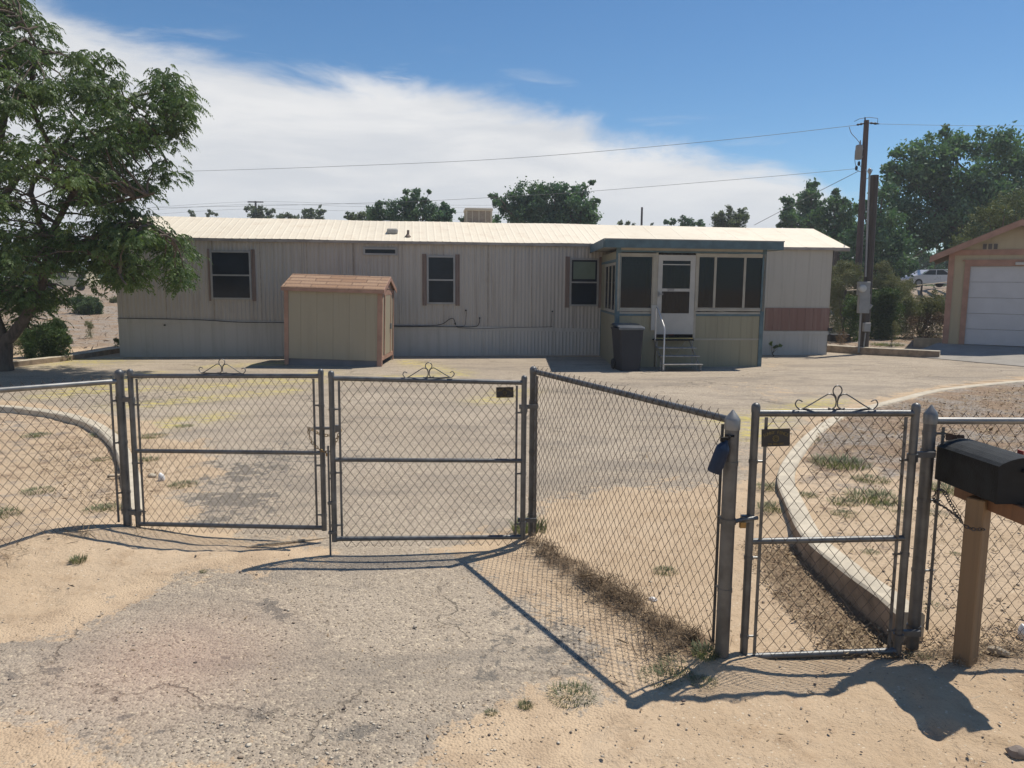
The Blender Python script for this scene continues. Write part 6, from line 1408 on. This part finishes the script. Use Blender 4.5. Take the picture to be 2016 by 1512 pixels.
allnear = pxpoly([(-300, 1140), (2300, 1140), (3000, 1560), (-900, 1560)]); midn = pxpoly([(-200, 850), (2200, 850), (2300, 1140), (-300, 1140)])
pebbles('gravel', 'loose pale stone chips scattered over sand and asphalt', np.concatenate([scatter_poly(2600, allnear), scatter_poly(2200, midn), scatter_poly(900, pxpoly([(400, 1400), (1000, 1380), (1000, 1512), (300, 1512)])), scatter_poly(700, pxpoly([(0, 880), (130, 870), (150, 930), (0, 950)]))]), .0046, M_stone)
pebbles('gravel', 'dark seed like pebbles scattered over sand and asphalt', np.concatenate([scatter_poly(420, allnear), scatter_poly(260, midn), scatter_poly(150, pxpoly([(1500, 930), (1800, 940), (1850, 1120), (1650, 1080)], .1))]), .005, M_pebdark)
litter('plant_debris', 'bits of dry leaf and straw blown over the sand and driveway', 'debris', [(scatter_poly(3200, allnear), .014, .25, .003, .25), (scatter_poly(3000, midn), .018, .28, .003, .25), (scatter_poly(2600, pxpoly([(1580, 900), (2100, 900), (2100, 1230), (1800, 1230), (1640, 1060)], .1)), .02, .3, .006, .3), (scatter_poly(500, pxpoly([(1180, 1150), (1420, 1300), (1300, 1380), (1150, 1330), (980, 1120)])), .022, .2, .004, .3), (scatter_poly(1300, pxpoly([(0, 720), (1500, 740), (1500, 840), (0, 860)])), .03, .3, .003, .15)], M_leafdry)
litter('dry_grass', 'short dead grass over the far yards beyond the home', 'dry grass', [(scatter_poly(5200, [Vector((-34, 23.5)), Vector((-11.2, 21)), Vector((-12, 50)), Vector((-40, 50))], .5), .10, .14, .04, .6), (scatter_poly(4200, [Vector((10.5, 24.6)), Vector((17, 28)), Vector((30, 46)), Vector((12, 46))], .3), .10, .14, .04, .6)], M_twig)
# twigs, rocks and rubbish
def rock(label, px, py, s, mat, seed, cat='rock', name='rock', sq=(1, .7, .6), rot=0):
    rs = random.Random(seed); g = G(px, py); g = Vector((g.x, g.y, H(g.x, g.y))); mb = MB(); n1, n2 = 7, 10; vs = []; fs = []
    for i in range(n1 + 1):
        for j in range(n2):
            th, ph = math.pi * i / n1, 2 * math.pi * j / n2; d = Vector((math.sin(th) * math.cos(ph), math.sin(th) * math.sin(ph), math.cos(th))); k = 1 + .35 * mnoise.noise(d * 1.6 + Vector((seed, 0, 0)))
            v = Vector((d.x * sq[0], d.y * sq[1], d.z * sq[2])) * s * k; v.rotate(Matrix.Rotation(rot, 3, 'Z')); vs.append(g + v + Vector((0, 0, s * sq[2] * .6)))
    for i in range(n1):
        for j in range(n2): fs.append((i * n2 + j, i * n2 + (j + 1) % n2, (i + 1) * n2 + (j + 1) % n2, (i + 1) * n2 + j))
    mb.add(vs, fs); o = mb.build(name, mat, loc=g, smooth=True); tag(o, label, cat)
rock('dark oblong rock beside the right edge at the bottom', 2001, 1489, .045, principled('dark_stone', (.17, .14, .12), .9, 0, .3, 12), 3)
rock('pale crumpled plastic bag at the right edge behind the mailbox', 2014, 1258, .05, M_plasticwhite, 5, 'litter', 'plastic_bag', (.6, .6, 1))
rock('crumpled white paper in the sand behind the left gate leaf', 318, 946, .055, M_plasticwhite, 9, 'paper', 'paper_scrap', (.6, .5, .9))
rock('small grey rock beside the crumpled paper behind the left gate leaf', 300, 940, .045, M_concrete, 11)
rock('pale stone in the dry grass under the angled panel', 1284, 1192, .028, M_plasticwhite, 13)
def log(label, a, b, r, mat, name='stick', cat='stick'):
    A_, B_ = G(*a), G(*b); A_.z = H(A_.x, A_.y) + r * .7; B_.z = H(B_.x, B_.y) + r * .9; P = [A_.lerp(B_, t) + Vector((0, 0, mnoise.noise(Vector((t * 3, r * 50, a[0]))) * .01)) for t in (0, .25, .5, .75, 1)]
    mb = MB(); mb.tube(P, [r * .7, r, r, r * .85, r * .4], 7); o = mb.build(name, mat, loc=A_, smooth=True); tag(o, label, cat)
log('pale split stick lying in front of the double gate', (486, 1088), (648, 1060), .011, M_wood)
log('short weathered log lying right of the mailbox post', (1945, 1293), (1985, 1308), .025, M_wood, 'log', 'log')
log('thin twig in the sand at lower right', (1885, 1392), (1938, 1378), .004, M_wood)
log('thin curved twig in the sand before the left fence', (176, 1158), (212, 1142), .0035, M_wood)
log('dark twig in the sand left of the driveway', (134, 1155), (152, 1160), .004, M_bark)
log('bare stick standing out of the gravel beside the left end of the home', (166, 686), (172, 684), .02, M_bark)
log('twig on the asphalt near the walk gate shadow', (1590, 1360), (1615, 1376), .004, M_wood)
mb = MB(); g = G(224, 942); mb.box(g + Vector((0, 0, .03)), (.11, .05, .02), Matrix.Rotation(R(12), 3, 'Z'), .003); mb.box(g + Vector((.03, 0, .043)), (.02, .02, .006)); o = mb.build('wood_scrap', M_wood, loc=g); tag(o, 'scrap of old board lying behind the left corner post', 'wood scrap')
hz = bpy.data.meshes.new('haze'); bmx = MB(); bmx.box((0, 390, 9.5), (2100, 1720, 23)); hzo = bmx.build('haze', bpy.data.materials.new('haze_air')); tag(hzo, 'faint pale haze in the air', None, None, 'stuff')
hm = hzo.data.materials[0]; hm.use_nodes = True; t = NT(hm.node_tree); t.n.remove(t.n['Principled BSDF']); pv = t.add('ShaderNodeVolumePrincipled'); pv.inputs['Color'].default_value = (.88, .92, 1.0, 1); pv.inputs['Density'].default_value = .0010; pv.inputs['Anisotropy'].default_value = .2
t.l.new(pv.outputs[0], t.n['Material Output'].inputs['Volume'])
print('faces', sum(len(o.data.polygons) for o in sc.objects if o.type == 'MESH'))
